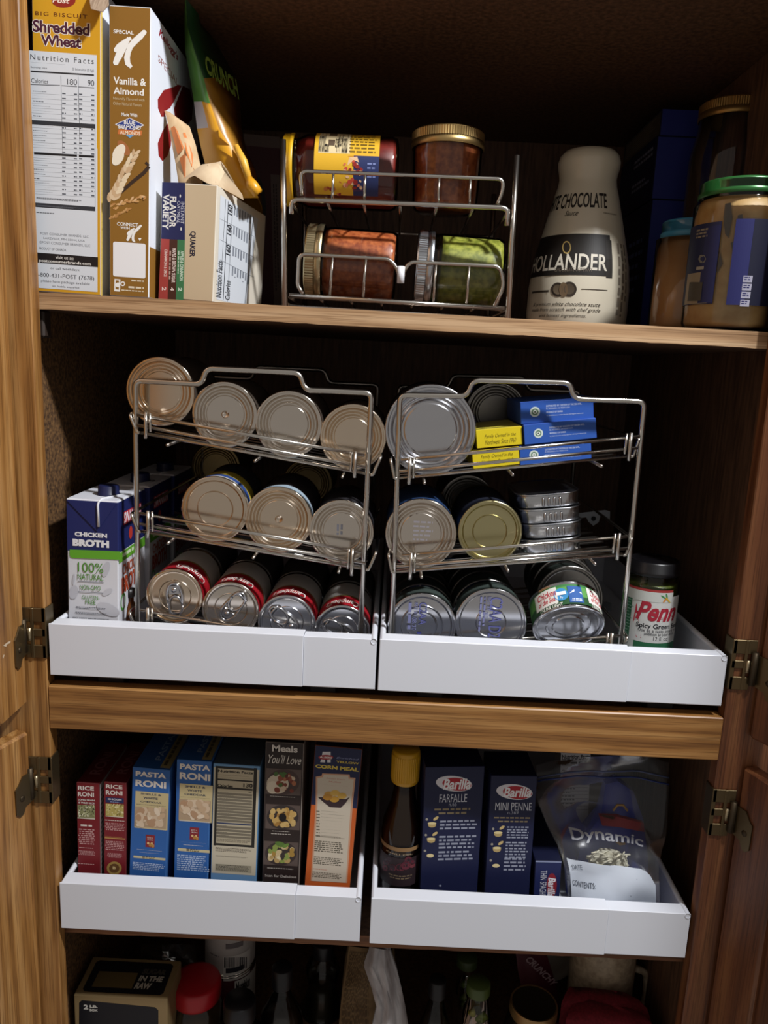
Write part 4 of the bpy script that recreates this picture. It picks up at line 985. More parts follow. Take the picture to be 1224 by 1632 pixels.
p.rect(*lab(-.13, .52, .40, .64), '#2a5aa0').poly([((A0-.30)*R, H*.42), ((A0-.1)*R, H*.34), ((A0+.04)*R, H*.5), ((A0-.08)*R, H*.44)], '#e8eef6').poly([((A0-.30)*R, H*.42), ((A0-.32)*R, H*.52), ((A0-.24)*R, H*.44)], '#e8eef6').greek(*lab(-.13, .72, .3, .12), 2, '#e8eef6', .5)
p.done(TG, 'label_print')
# blue and yellow fish boxes
def slope_box(name, label, TL, TR, BL, Y, dp, cols, group):
    N = Vector((0, -1, 0)); A, B, C_ = at(*TL, Y=Y), at(*TR, Y=Y), at(*BL, Y=Y)
    ex = (B-A).normalized(); ey = Vector((0, 1, 0)); ez = ex.cross(ey).normalized(); w_ = (B-A).length; h = (A-C_).dot(ez)
    M = frame(A-ez*h, ex, ey, ez); t = carton(name, label, M, w_, dp, h, cols, .0006, group); return t, M, w_, h
FB = ('#2a55a8', '#27479a', '#3a62b0')
blue = [((827.6, 711), (942, 702.6), (827, 743.5), 'bottom blue fish box in the stack, behind the rack rails'), ((834, 677.5), (949.7, 666), (835, 709.5), 'middle blue fish box, shifted right in the stack'), ((828.7, 641), (945.5, 632.5), (830, 676.5), 'top blue fish box in the stack, touching the rack handle')]
zo = [(130, 570, 670, 720), (160, 410, 705, 565), (135, 240, 685, 410)]
for (TL, TR, BL, lb), (x0, y0, x1, y1), yy in zip(blue, zo, (.056, .053, .058)):
    t, M, w_, h = slope_box('fish_box', lb, TL, TR, BL, yy, .105, FB, 'blue fish boxes')
    p = Print(M, 'front', w_, h).uvmode()
    U = lambda a, b: (w_*a, h*b)
    p.ell(w_*.20, h*.52, h*.23, h*.23, '#c9d6d0').ell(w_*.20, h*.52, h*.15, h*.15, '#5a7a5c').ell(w_*.20, h*.52, h*.10, h*.10, '#dfe6e0', 0, 6).ell(w_*.20, h*.52, h*.04, h*.04, '#3a4a3c')
    for (s_, b0, b1, xe, bo) in (('DISTRIBUTED BY CHICKEN OF THE SEA INTL.', .78, .70, .84, .01), ('EL SEGUNDO, CA 90245 U.S.A.', .66, .58, .68, .0), ('PRODUCT OF CHINA', .50, .42, .58, .02), ('© 2020 Chicken of the Sea Intl. All Rights Reserved.', .34, .27, .86, 0)):
        p.text(s_, w_*.355, h*b0, w_*xe, h*b1, '#c4d0ea', bold=bo)
    p.done(t, 'front_print')
FY = ('#d8c21e', '#bfa81a', '#d8c84a')
for TL, TR, BL, lb, yy in (((751.6, 719), (827, 711), (752, 748), 'lower yellow fish box wedged beside the blue boxes', .057), ((758, 686), (831.6, 679), (757, 715.5), 'upper yellow fish box resting on the lower yellow one', .056)):
    t, M, w_, h = slope_box('fish_box', lb, TL, TR, BL, yy, .105, FY, 'yellow fish boxes')
    p = Print(M, 'front', w_, h).uvmode(); p.text('Family Owned in the', w_*.18, h*.72, w_*.86, h*.46, '#6a5e10', shear=.4).text('Northwest Since 1960', w_*.18, h*.42, w_*.86, h*.16, '#6a5e10', shear=.4); p.done(t, 'front_print')
# sardine tins
ALU = mat('#c4c6ca', .24, 1, .5, 'aluminium')
def rrect(w_, d_, r, n=6):
    pts = []
    for cx, cy, a0 in ((w_/2-r, d_/2-r, 0), (-w_/2+r, d_/2-r, 90), (-w_/2+r, -d_/2+r, 180), (w_/2-r, -d_/2+r, 270)):
        pts += [(cx+r*math.cos(math.radians(a0+90*k/n)), cy+r*math.sin(math.radians(a0+90*k/n))) for k in range(n+1)]
    return pts
rims = [((826, 885.5), (930, 877), (829, 862.5), (931.5, 855)), ((829, 862.5), (931.5, 855), (832, 838), (932.5, 829.5)), ((832, 838), (932.5, 829.5), (827, 813.7), (930.5, 806)), ((827, 813.7), (930.5, 806), (824, 790), (928.5, 782))]
nm = ('bottom', 'second lowest', 'second highest', 'topmost')
for i, (bl, br_, tl, tr) in enumerate(rims):
    Y = .056; A, B, C_, D_ = at(*bl, Y=Y), at(*br_, Y=Y), at(*tl, Y=Y), at(*tr, Y=Y)
    ex = (D_-C_).normalized(); ez = ex.cross(Vector((0, 1, 0))).normalized(); w_ = (D_-C_).length; h = (C_-A).dot(ez)*.97; dp = .106
    o_ = (C_+D_)/2-ez*h/.97+Vector((0, dp/2, 0)); M = frame(o_, ex, Vector((0, 1, 0)), ez)
    t = thing('sardine_tin', 'silver sardine tin with ribbed side, %s in its stack' % nm[i], 'tin', M, 'sardine tins')
    mb = MB(); n = 28
    def loft(levels, m, cap=True):
        vs = []; fs = []
        for (k, z, inset) in levels: vs += [(x, y, z) for x, y in rrect(w_*k-inset, dp*k-inset, .020*k)]
        for L_ in range(len(levels)-1):
            for q in range(n): fs.append((L_*n+q, L_*n+(q+1) % n, (L_+1)*n+(q+1) % n, (L_+1)*n+q))
        fs.append(tuple(reversed(range(n)))); fs.append(tuple((len(levels)-1)*n+q for q in range(n)))
        mb.add(vs, fs, m, True)
    loft([(.93, 0, 0), (.96, .0015, 0), (.972, h*.80, 0), (.975, h*.92, 0)], ALU); part('tin_body', mb, t)
    mb = MB(); loft([(.97, h*.90, 0), (1.0, h*.91, 0), (1.0, h*.985, 0), (.985, h, 0), (.95, h, 0), (.945, h*.93, 0), (.80, h*.93, 0)], ALU); part('rim', mb, t)
    for k in range(4):
        x = w_*(-.10+.085*k); mb = MB(); y = -dp*.485
        mb.tube([(x, y+.0006, h*.12), (x, y, h*.2), (x, y-.0006, h*.66), (x, y, h*.74)], [.001, .0017, .0017, .001], ALU, 8); part('rib', mb, t)
# ------------------------------------------------------------------ broth cartons
def broth(label, M, w_, h, dp, front=True):
    t = thing('broth_carton', label, 'carton', M, 'broth cartons')
    NV = C('#20285e'); WT = C('#d5d6dc'); GR = C('#5f9f2c')
    mb = MB(); mb.box(0, w_, 0, dp, 0, h, WT, .001); part('carton_body', mb, t)
    zb_ = h*.685
    mb = MB(); mb.box(-.0003, w_+.0003, -.0003, dp+.0003, zb_, h-.001, NV, .0008); part('blue_band', mb, t)
    mb = MB(); mb.box(.002, w_-.002, .002, dp-.002, h-.001, h+.0006, mat('#d2d4dc', .5), 0); top_ = part('carton_top', mb, t)
    mb = MB(); cx, cy = w_*.62, dp*.34; Mx = Matrix.Translation((cx, cy, h))
    mb.lathe([(.0125, 0), (.0125, .003), (.0118, .0035), (.0118, .011), (.0105, .0125), (0, .0125)], mat('#1b2146', .4), 28, Mx); lid_knurl(mb, .0119, .004, .0108, mat('#1b2146', .4), 30) if False else None
    part('screw_cap', mb, t)
    # folded corner flap on the narrow side and the white seam
    mb = MB(); mb.prism([(w_*.02, -.0005, h-.002), (w_*.98, -.0005, h-.002), (w_*.60, -.0005, h*.815)], (0, -.0008, 0), NV); part('corner_flap', mb, t)
    mb = MB(); mb.tube([(w_*.9, dp*.42, h+.0012), (w_*.66, .002, h+.0012), (w_*.62, -.002, h-.004), (w_*.635, -.002, h*.845)], .0013, mat('#dcdde2', .5), 8, .003); part('white_seam', mb, t)
    return t
TFl = TF
M, w_, h = pbox((105.5, 794), (188, 797.5), (109, 985), .034, TFl+.0004)
br1 = broth('front blue and white chicken broth carton at the left of the tray', M, w_, h, .094)
p = Print(M, 'front', w_, h, lift=.0007).z(80, 740, 4.371)
p.text('CHICKEN', 172, 468, 398, 508, '#e6e6ea', bold=.05).text('BROTH', 157, 516, 412, 577, '#e6e6ea', bold=.07)
p.poly([(138, 592), (490, 606), (490, 664), (160, 652), (143, 646), (137, 630)], '#62a52e')
p.ell(390, 730, 25, 55, '#bfc0c8', .3).ell(165, 890, 32, 48, '#bfc0c8', .2).ell(165, 800, 8, 40, '#bfc0c8', .1).ell(400, 890, 40, 18, '#c2c3ca', -.5).ell(405, 1010, 85, 40, '#c2c3ca', .4)
GT = '#4f8a2a'
p.text('100%', 194, 680, 372, 755, GT).text('NATURAL', 192, 758, 372, 808, GT).rect(195, 815, 376, 821, '#8a8c92').text('NON-GMO', 208, 838, 352, 878, GT).rect(195, 888, 370, 894, '#8a8c92').text('GLUTEN-', 222, 910, 345, 942, GT).text('FREE', 246, 945, 318, 976, GT)
p.greek(180, 988, 388, 1018, 2, '#5a5c66', .5, .1, True).greek(175, 1025, 395, 1055, 2, '#5a5c66', .5, .1, True).text('DO NOT MICROWAVE', 160, 1062, 412, 1080, '#33353c', bold=.02)
p.done(br1, 'front_print')
def broth_side(t, M, w_, h, dp):
    p = Print(M, 'right', w_, h, lift=.0007).uvmode()
    p.rect(0.001, h*.685, dp-.001, h*.625, '#62a52e').greek(.012, h*.67, .07, h*.64, 1, '#d5e6c0', .7)
    p.text('CHICKEN', .012, h*.60, .070, h*.535, '#b85a3a', bold=.02).text('BROTH', .010, h*.525, .072, h*.42, '#b0482a', bold=.04)
    p.rect(.016, h*.92, .078, h*.84, '#c8303a').text('SWANSON', .018, h*.915, .076, h*.845, '#eceaf0', bold=.03)
    p.ell(.04, h*.77, .006, h*.04, '#b83a30').ell(.014, h*.37, .008, h*.055, '#4f9a3a').ell(.014, h*.37, .006, h*.04, '#d5d6dc')
    p.done(t, 'side_print')
broth_side(br1, M, w_, h, .094)
for dx, dy, lb in ((.003, .103, 'second broth carton standing right behind the front one'), (.005, .206, 'third broth carton standing in the dark at the back')):
    M2 = Matrix.Translation((dx, dy, 0)) @ M; b2 = broth(lb, M2, w_, h, .094); broth_side(b2, M2, w_, h, .094)
# amber bottle squeezed between carton and rack
c_ = at(207, 985, Y=.072); AMB = glassy('amber_glass', (.55, .28, .08))
t = thing('small_bottle', 'small amber bottle squeezed between broth carton and can rack', 'bottle', Matrix.Translation((c_.x, .072, TF+.0004)))
mb = MB(); mb.lathe([(0, .001), (.011, .001), (.0125, .004), (.0125, .050), (.010, .058), (.005, .064), (.005, .072)], AMB, 28); part('glass', mb, t)
mb = MB(); mb.lathe([(0, .003), (.0105, .003), (.0105, .042), (0, .042)], mat('#4a2a0a', .3), 24); part('contents', mb, t)
mb = MB(); mb.lathe([(.006, .070), (.0066, .072), (.0066, .080), (0, .0805)], mat('#1a1614', .4), 20); part('cap', mb, t)
# jar of spicy green beans
Yg = .105; c_ = at(1031, 1000, Y=Yg); Rg = .0325; zg = TF+.0006; Hg = at(1040, 890, Y=Yg).z-zg
Mg = Matrix.Translation((c_.x, Yg, zg))
gj = jar('pickle_jar', 'jar of spicy green beans with black lid standing in the tray', Mg, Rg, Hg, .80, mat('#55601e', .4), mat('#0e0d10', .35), .0310, .017, shoulder=.80, knurl=False)
for k in range(9):
    a = -2.4+k*.6; mb = MB(); rr = Rg*.80
    x, y = rr*math.sin(a), -rr*math.cos(a); mb.tube([(x, y, .01), (x*1.02, y*1.02, Hg*.5), (x*.98, y*.98, Hg*.80)], .0042, mat('#7d8a30', .35), 8); part('green_bean', mb, gj)
p = Print(Mg, 'cyl', R=Rg, h=Hg*.4, lift=.0004).z(820, 890, 4.533)
p.rect(715, 205, 1145, 605, '#2c6a48')
p.rect(860, 245, 1145, 590, '#d8d8d4').poly([(940, 255), (985, 252), (920, 330), (895, 430), (915, 575), (880, 565), (858, 450), (880, 330)], '#b83040')
p.rect(720, 200, 1145, 228, '#a83a38').rect(720, 228, 1145, 245, '#cfd2cc').rect(720, 588, 1145, 604, '#2c6a48').rect(720, 565, 860, 585, '#cfd2cc')
p.text('Penn', 890, 295, 1150, 445, '#b02a3c', bold=.03, shear=.35).stroke([(1000, 445), (1070, 432), (1140, 415)], 10, '#b02a3c')
for x, y, a, c2 in ((1075, 280, .6, '#3f8a4a'), (1098, 275, 1.4, '#3f8a4a'), (1085, 300, 2.2, '#d98a3a'), (1105, 300, .9, '#d9b23a')): p.ell(x, y, 24, 6, c2, a, 10)
p.text('Spicy Green Beans', 882, 452, 1180, 490, '#23242a', bold=.02).text('Use as a tasty snack or', 895, 495, 1150, 525, '#3a3b42').text('addition to your drink', 938, 528, 1140, 552, '#3a3b42').text('12 fl. oz', 1003, 566, 1100, 592, '#3a3b42')
p.greek(735, 240, 840, 560, 12, '#8ab09a', .3, .2)
p.done(gj, 'label')
# ------------------------------------------------------------------ boxes in the lower trays
TL2 = ZLB+.0017
def lower_box(name, label, TL, TR, BL, Y, dp, cols, group=None, yaw=0., cat='box'):
    M, w_, h = pbox(TL, TR, BL, Y, TL2+.0004, yaw)
    return carton(name, label, M, w_, dp, h, cols, .0006, group, cat), M, w_, h
Z1 = (100, 1160, 4.896); Z2 = (330, 1160, 4.533); Z3 = (590, 1170, 4.08); Z4 = (830, 1180, 4.371)
def zp(z, x, y): return (z[0]+x/z[2], z[1]+y/z[2])
MAR = '#7a1f26'; MARD = '#541419'
# rice mixes
for k, (TL, TR, BL, lb) in enumerate(((zp(Z1, 106, 425), zp(Z1, 284, 430), zp(Z1, 118, 1090), 'dark red rice mix box at the far left of the lower tray'), (zp(Z1, 320, 420), zp(Z1, 495, 430), zp(Z1, 322, 1100), 'dark red chicken rice mix box, second from the left'))):
    t, M, w_, h = lower_box('rice_mix_box', lb, TL, TR, BL, .036, .10, (MAR, '#6a2a2c', MARD), 'rice mix boxes')
    p = Print(M, 'front', w_, h).z(*Z1); CR = '#e2d8d0'
    if k == 0:
        p.text('RICE', 118, 450, 244, 488, CR, bold=.03).text('RONI', 118, 498, 244, 538, CR, bold=.03).text('LONG GRAIN', 120, 552, 250, 570, '#d8d2cc', bold=.04).text('& WILD RICE', 122, 575, 248, 594, '#d8d2cc', bold=.04)
        p.rect(116, 598, 252, 714, '#8a8a62').blobs(118, 600, 252, 695, 90, ['#c9c9a0', '#5a5c38', '#e0dcc0', '#3c3c28', '#a5a878'], 5, 10, 3, asp=3).rect(116, 698, 252, 714, '#d9d2c2')
        p.greek(140, 752, 232, 775, 1, CR, .8).greek(120, 785, 255, 920, 8, '#c99a98', .5, .15, True, 5).greek(128, 930, 240, 945, 1, '#c99a98', .7).greek(118, 955, 255, 1000, 4, '#c99a98', .5, .3, True, 7).greek(118, 1055, 250, 1072, 1, '#c99a98', .6)
    else:
        p.text('RICE', 337, 440, 466, 476, CR, bold=.03).text('RONI', 337, 485, 466, 526, CR, bold=.03).rect(335, 540, 476, 590, '#26305c').text('CHICKEN', 352, 548, 458, 566, '#d8d6dc', bold=.03).greek(370, 574, 440, 586, 1, '#9aa0c0', .6)
        p.rect(335, 590, 476, 700, '#b8a860').blobs(337, 592, 476, 688, 90, ['#d8cc8a', '#8a7c40', '#e6dcaa', '#c2b268'], 5, 10, 4, asp=3).rect(335, 685, 476, 700, '#ded6c0')
        p.greek(330, 715, 484, 732, 1, CR, .8, .02).greek(330, 738, 486, 812, 5, '#c99a98', .5, .15, True, 8).rect(328, 860, 486, 864, '#c9a05a').greek(330, 845, 470, 858, 1, '#c9a05a', .7).greek(330, 880, 480, 965, 6, '#c99a98', .5, .15, True, 9).greek(340, 975, 470, 1020, 4, '#c99a98', .5, .3, True, 10)
        p.ell(402, 1095, 58, 52, '#a88a4a').ell(402, 1095, 40, 36, '#6a4a2a').text('B', 390, 1080, 414, 1104, '#d8c08a', bold=.03)
    p.done(t, 'front_print')
    q = Print(M, 'right', w_, h).uvmode(); q.rect(.002, h-.002, .098, .002, '#c8c4c0' if k == 0 else '#4a1a1c')
    if k == 0: q.greek(.004, h*.94, .096, h*.05, 24, '#5a5a5e', .4, .3)
    q.done(t, 'side_print')
    q = Print(M, 'top', w_, h).uvmode(); q.text('RONI', w_*.25, .02, w_*.75, .075, '#7a4a4c', -1, .02); q.done(t, 'top_print')
# pasta mixes
BL_ = '#2f62a8'; BLD = '#24508c'
for k, (TL, TR, BL, lb) in enumerate(((zp(Z1, 545, 305), zp(Z1, 838, 310), zp(Z1, 520, 1110), 'light blue pasta mix box beside the dark red boxes'), (zp(Z1, 890, 245), zp(Z1, 1160, 250), zp(Z1, 868, 1130), 'light blue pasta mix box beside the nutrition facts box'))):
    t, M, w_, h = lower_box('pasta_mix_box', lb, TL, TR, BL, .035+.002*k, .11, (BL_, '#3c6aa8', BLD), 'blue pasta mix boxes')
    p = Print(M, 'front', w_, h).z(*Z1); CR = '#e6dfd6'; KH = '#c9b98c'; DN = '#22304c'
    o = (0, 0) if k == 0 else (345, -58)
    X = lambda a, b, c_, d_: (a+o[0], b+o[1], c_+o[0], d_+o[1])
    p.text('PASTA', *X(570, 335, 806, 392), CR, bold=.04).text('RONI', *X(568, 402, 806, 470), CR, bold=.04)
    p.rect(*X(568, 490, 816, 800), KH).text('SHELLS &', *X(610, 505, 770, 530), DN, bold=.03).text('WHITE', *X(628, 536, 742, 560), DN, bold=.03).text('CHEDDAR', *X(605, 566, 772, 590), DN, bold=.03).greek(*X(575, 595, 805, 610), 1, '#6a6252', .6, .05)
    p.rect(*X(563, 612, 806, 790), '#b49c80').blobs(*X(565, 615, 806, 780), 34, ['#d8c0a4', '#c9ac8c', '#e6d4bc', '#b89474', '#dcc6aa'], 22, 42, 6+k, asp=1.9).rect(*X(563, 776, 806, 800), '#dcd4c8')
    p.rect(*X(648, 832, 716, 935), '#8a2a30').text('RICE A', *X(660, 850, 704, 864), CR).text('RONI', *X(662, 868, 704, 880), CR).blobs(*X(652, 890, 714, 934), 9, ['#d8b070', '#b8843c', '#e6c48a'], 8, 14, 2)
    p.greek(*X(578, 946, 778, 962), 1, CR, .7, .05).greek(*X(598, 968, 752, 984), 1, CR, .7, .05).rect(*X(552, 995, 800, 1035), '#cfc298').greek(*X(620, 1000, 720, 1030), 2, '#5a5240', .55, .05, True)
    p.greek(*X(548, 1045, 800, 1130 if k == 0 else 1190), 5 if k == 0 else 8, '#b8c8e2', .5, .2, False, 11)
    p.done(t, 'front_print')
    q = Print(M, 'top', w_, h).uvmode(); q.text('PASTA', w_*.45, .02, w_*.62, .085, '#7a90b0', -1, .02).rect(w_*.70, .004, w_*.97, .106, '#8a8058').greek(w_*.76, .01, w_*.9, .09, 1, '#4a4434', .6, rot=1); q.done(t, 'top_print')
# cracker box, nutrition side
t, M, w_, h = lower_box('cracker_box', 'pale blue box showing its nutrition facts panel, mid tray', zp(Z2, 45, 255), zp(Z2, 385, 262), zp(Z2, 25, 1062), .040, .10, ('#6a94bc', '#5a86b0', '#44505c'))
p = Print(M, 'front', w_, h).z(*Z2); ND = '#2a2620'
p.rect(50, 282, 350, 1068, '#c9bfa8').rect(62, 290, 342, 850, '#bdb298').frame(62, 290, 342, 850, 3, ND)
p.text('Nutrition Facts', 80, 300, 332, 330, ND, bold=.04).greek(78, 338, 310, 350, 1, '#5a5246', .6).greek(78, 354, 330, 370, 1, ND, .8, .02).rect(76, 376, 330, 383, ND).text('Calories', 76, 402, 186, 432, ND, bold=.04).text('130', 262, 400, 330, 432, ND, bold=.04).rect(74, 437, 330, 441, ND)
for i in range(10): p.greek(75+(14 if i in (1, 2, 6, 7) else 0), 462+i*21.5, 160+(i*37 % 60), 476+i*21.5, 1, '#7a7262', .6, .1, seed=i).greek(300, 462+i*21.5, 322, 476+i*21.5, 1, '#7a7262', .6, .02, seed=i).rect(72, 479+i*21.5, 326, 480.2+i*21.5, '#7a7262')
p.rect(70, 690, 322, 697, '#2c3a60')
for i in range(4): p.greek(72, 702+i*23, 160, 715+i*23, 1, '#7a7262', .6, .2, seed=i).rect(68, 720+i*23, 318, 721.2+i*23, '#7a7262')
p.greek(72, 798, 316, 838, 3, '#5a5246', .5, .1).greek(62, 862, 318, 910, 4, '#5a5246', .5, .15).greek(62, 920, 300, 945, 2, '#5a5246', .5, .15).rect(60, 980, 320, 1050, '#a8a08a').greek(65, 985, 315, 1045, 5, '#4a443a', .5, .1)
p.done(t, 'nutrition_panel')
# meals box
BR = '#2c211e'
t, M, w_, h = lower_box('recipe_box', 'dark brown box with three pictures of cooked meals', zp(Z2, 425, 100), zp(Z2, 700, 100), zp(Z2, 400, 1075), .040, .09, (BR, '#8a8078', '#221a18'))
p = Print(M, 'front', w_, h).z(*Z2); CR = '#d8d2ca'
p.text('Meals', 470, 122, 654, 176, CR, bold=.03).text("You'll Love", 445, 190, 680, 262, CR, shear=.4)
for (x0, y0, x1, y1, pl, cols, n) in ((428, 290, 676, 490, '#4a3a36', ['#8a4a34', '#a86a48', '#5a2c22', '#c9b49a', '#7a3a2a', '#4a6a34'], 26), (424, 548, 668, 740, '#3a3230', ['#b8904c', '#a87c3c', '#c9a460', '#8a6430', '#d0b070'], 44), (412, 815, 655, 1000, '#3c302c', ['#cdb88a', '#b89a62', '#e0d2aa', '#8a9a4a', '#a8843c'], 34)):
    p.rect(x0, y0, x1, y1, '#5c4e48').ell((x0+x1)/2, (y0+y1)/2, (x1-x0)*.47, (y1-y0)*.46, pl, 0, 28)
    if y0 == 290: p.ell(510, 405, 80, 70, '#c9bca6').ell(475, 430, 45, 45, '#d8cdb8')
    p.blobs(x0+25, y0+25, x1-20, y1-20, n, cols, 13, 24, y0, True, 1.4)
    if y0 == 548: p.ell(546, 645, 28, 30, '#1c1614')
    if y0 == 815: p.ell(530, 840, 40, 18, '#5a7a34', .3).ell(570, 850, 26, 12, '#6a8a3c', -.5)
p.greek(455, 490, 640, 506, 1, '#a8a098', .7, .02).greek(470, 742, 595, 755, 1, '#b8b0a8', .7, .02).greek(462, 760, 604, 776, 1, '#b8b0a8', .7, .02).greek(435, 1008, 622, 1026, 1, '#b8b0a8', .7, .02).text('Scan for Delicious', 418, 1056, 645, 1082, '#b8b0a8', bold=.02)
p.done(t, 'front_print')
# corn meal
t, M, w_, h = lower_box('corn_meal_box', 'navy and orange yellow corn meal box at the tray end', zp(Z2, 782, 125), zp(Z2, 1125, 132), zp(Z2, 706, 1102), .040, .085, ('#c8602a', '#8a4a28', '#1c2036'))
p = Print(M, 'front', w_, h).z(*Z2); NVY = '#1f2548'
u0, v1 = p.uv(782, 125); _, v0 = p.uv(740, 552); p.quad(.0005, v0, w_-.0005, h-.0005, C(NVY))
p.text('YELLOW', 932, 236, 1098, 262, '#c9b04a', bold=.04).text('CORN MEAL', 784, 262, 1095, 310, '#d0b84e', bold=.05).text('Enriched', 935, 208, 1096, 232, '#8a90b8', shear=.3)
p.poly([(835, 172), (893, 172), (893, 250), (868, 250), (868, 228), (852, 228), (852, 250), (818, 248), (830, 200)], '#d8d6da').ell(858, 212, 54, 18, '#9a2c34').text('ALBERS', 815, 202, 902, 222, '#e6dcd8', bold=.03)
P1 = [(832, 328), (1030, 336), (1032, 358), (1072, 362), (1052, 560), (1012, 1120), (748, 1105), (785, 560), (786, 352), (828, 346)]
p.poly(P1, '#c99a7c'); P2 = [(842, 338), (1020, 346), (1022, 368), (1060, 372), (1038, 560), (1002, 1118), (758, 1104), (798, 560), (798, 362), (838, 356)]; p.poly(P2, '#cbc0ae')
p.text('Sweet Corn', 862, 358, 996, 376, '#b86a5a', shear=.2).text('Muffins', 880, 382, 966, 398, '#b86a5a', shear=.2).greek(830, 408, 1020, 424, 1, '#b88a7c', .6, .02)
p.poly([(800, 500), (845, 500), (1000, 515), (1032, 498), (1000, 545), (965, 578), (885, 572), (845, 540)], '#3c2c30')
for x, y, c2 in ((880, 480, '#c89a4a'), (925, 470, '#d8b058'), (975, 490, '#d0a850'), (920, 515, '#c8983c'), (870, 500, '#b88434')): p.ell(x, y, 34, 22, c2)
for i in range(9): p.greek(790, 598+i*22, 815, 612+i*22, 1, '#6a6254', .6, .02, seed=i).greek(822, 598+i*22, 950+(i*53 % 60), 612+i*22, 1, '#6a6254', .6, .1, seed=i+3)
for a, b, n in ((775, 805, 2), (812, 915, 6), (928, 1006, 5)): p.greek(782-(a-775)*.06, a, 995-(a-775)*.06, b, n, '#5a5244', .5, .15, seed=n)
p.greek(765, 1015, 875, 1030, 1, '#b05a3a', .7).greek(762, 1038, 975, 1100, 4, '#5a5244', .5, .15)
p.done(t, 'front_print')
# ------------------------------------------------------------------ chili oil bottle
Yo = .070; c_ = at(637, 1395, Y=Yo); Ro = .0262; zo_ = TL2+.0005; Ho = at(648, 1192, Y=Yo).z-zo_
Mo = Matrix.Translation((c_.x, Yo, zo_)); t = thing('oil_bottle', 'brown chili oil bottle with a yellow cap in the right tray', 'bottle', Mo)
pr_ = [(0, .001), (Ro*.9, .001), (Ro, .005), (Ro, Ho*.50), (Ro*.93, Ho*.56), (Ro*.6, Ho*.68), (Ro*.5, Ho*.76), (Ro*.48, Ho*.90)]
mb = MB(); mb.lathe(pr_, glassy('brown_glass', (.80, .66, .50)), 40); part('glass', mb, t)
mb = MB(); mb.lathe([(0, .003)]+[(r*.92, max(z, .003)) for r, z in pr_[1:-1]]+[(0, Ho*.76)], mat('#331c12', .25), 32); part('oil', mb, t)
mb = MB(); mb.lathe([(.0165, Ho*.80), (.0172, Ho*.805), (.0172, Ho*.985), (.0160, Ho), (0, Ho)], mat('#c9961c', .4), 36); part('cap', mb, t)
mb = MB(); lid_knurl(mb, .0173, Ho*.82, Ho*.97, mat('#c9961c', .4), 40); part('cap_ridges', mb, t)
p = Print(Mo, 'cyl', R=Ro, h=Ho*.3, lift=.0004).z(*Z3)
p.rect(66, 650, 310, 740, '#8a6a44').rect(58, 715, 310, 950, '#2c2024').text('CHILI OIL', 105, 748, 275, 780, '#a89070', bold=.02).blobs(80, 790, 290, 890, 14, ['#5a2430', '#3c2c34', '#6a3038'], 14, 30, 5).greek(120, 900, 270, 940, 2, '#7a6a54', .5, .2, True)
p.done(t, 'label')
# ------------------------------------------------------------------ dark blue pasta boxes
PN = '#171c3e'; PND = '#10142e'
def logo(p, x, y, s):
    p.ell(x, y, 118*s, 50*s, '#d8d6dc', .10, 28).ell(x+18*s, y+4*s, 94*s, 42*s, '#a8242e', .10, 28).text('Barilla', x-68*s, y-30*s, x+108*s, y+32*s, '#ecebee', bold=.03, shear=.2)
def pot(p, x, y): p.ell(x, y, 26, 17, '#b8a06a').ell(x, y-10, 28, 8, '#dccb98').ell(x+25, y-42, 20, 9, '#c8b078', -.6)
t, M, w_, h = lower_box('pasta_box', 'tall dark blue farfalle pasta box beside the oil bottle', zp(Z3, 360, 215), zp(Z3, 742, 262), zp(Z3, 325, 970), .052, .06, (PN, '#161c40', PND), 'dark blue pasta boxes', yaw=-.10)
p = Print(M, 'front', w_, h).z(*Z3); LT = '#9499ac'
logo(p, 545, 322, 1.0); p.text('FARFALLE', 452, 392, 628, 436, '#c8cad4').text('n.65', 512, 444, 562, 466, '#a8acbc').greek(418, 484, 650, 500, 1, '#8a7c60', .6, .02).greek(445, 508, 625, 526, 1, '#8a7c60', .6, .02)
for i, (y, n) in enumerate(((590, 3), (690, 4), (790, 3))): p.ell(368-6*i, y-36+2*i, 8, 8, '#9a9488'); (pot(p, 402-6*i, y) if i < 2 else p.ell(390, y, 24, 12, '#dccb98')); p.greek(455-6*i, y-28, 700-12*i, y+(36 if n == 3 else 60), n, LT, .5, .12, seed=i)
p.text('1.', 455, 562, 466, 576, LT).ell(455, 985, 8, 6, LT)
p.done(t, 'front_print')
t, M, w_, h = lower_box('pasta_box', 'dark blue mini penne box between farfalle box and clear bag', zp(Z3, 788, 270), zp(Z3, 1086, 298), zp(Z3, 745, 995), .050, .06, (PN, '#161c40', PND), 'dark blue pasta boxes', yaw=-.04)
p = Print(M, 'front', w_, h).z(*Z3)
logo(p, 938, 376, 1.0); p.text('MINI PENNE', 815, 444, 1048, 492, '#c8cad4').text('n.369', 895, 498, 963, 520, '#a8acbc').greek(805, 538, 1045, 556, 1, '#8a7c60', .6, .02).greek(830, 562, 1022, 580, 1, '#8a7c60', .6, .02)
for i, (y, n) in enumerate(((650, 5), (750, 6), (855, 4))): p.ell(800-8*i, y-34, 8, 8, '#9a9488'); (pot(p, 832-8*i, y) if i < 2 else p.ell(818, y, 24, 12, '#dccb98')); p.greek(892-10*i, y-50, 1028-8*i, y+(36, 66, 44)[i], n, LT, .5, .12, seed=i+4)
p.done(t, 'front_print')
t, M, w_, h = lower_box('pasta_box', 'short dark blue thin spaghetti box lying low beside the bag', zp(Z4, 102, 838), zp(Z4, 285, 845), zp(Z4, 90, 1045), .045, .12, ('#1e2654', '#161a3a', '#10142e'), 'dark blue pasta boxes')
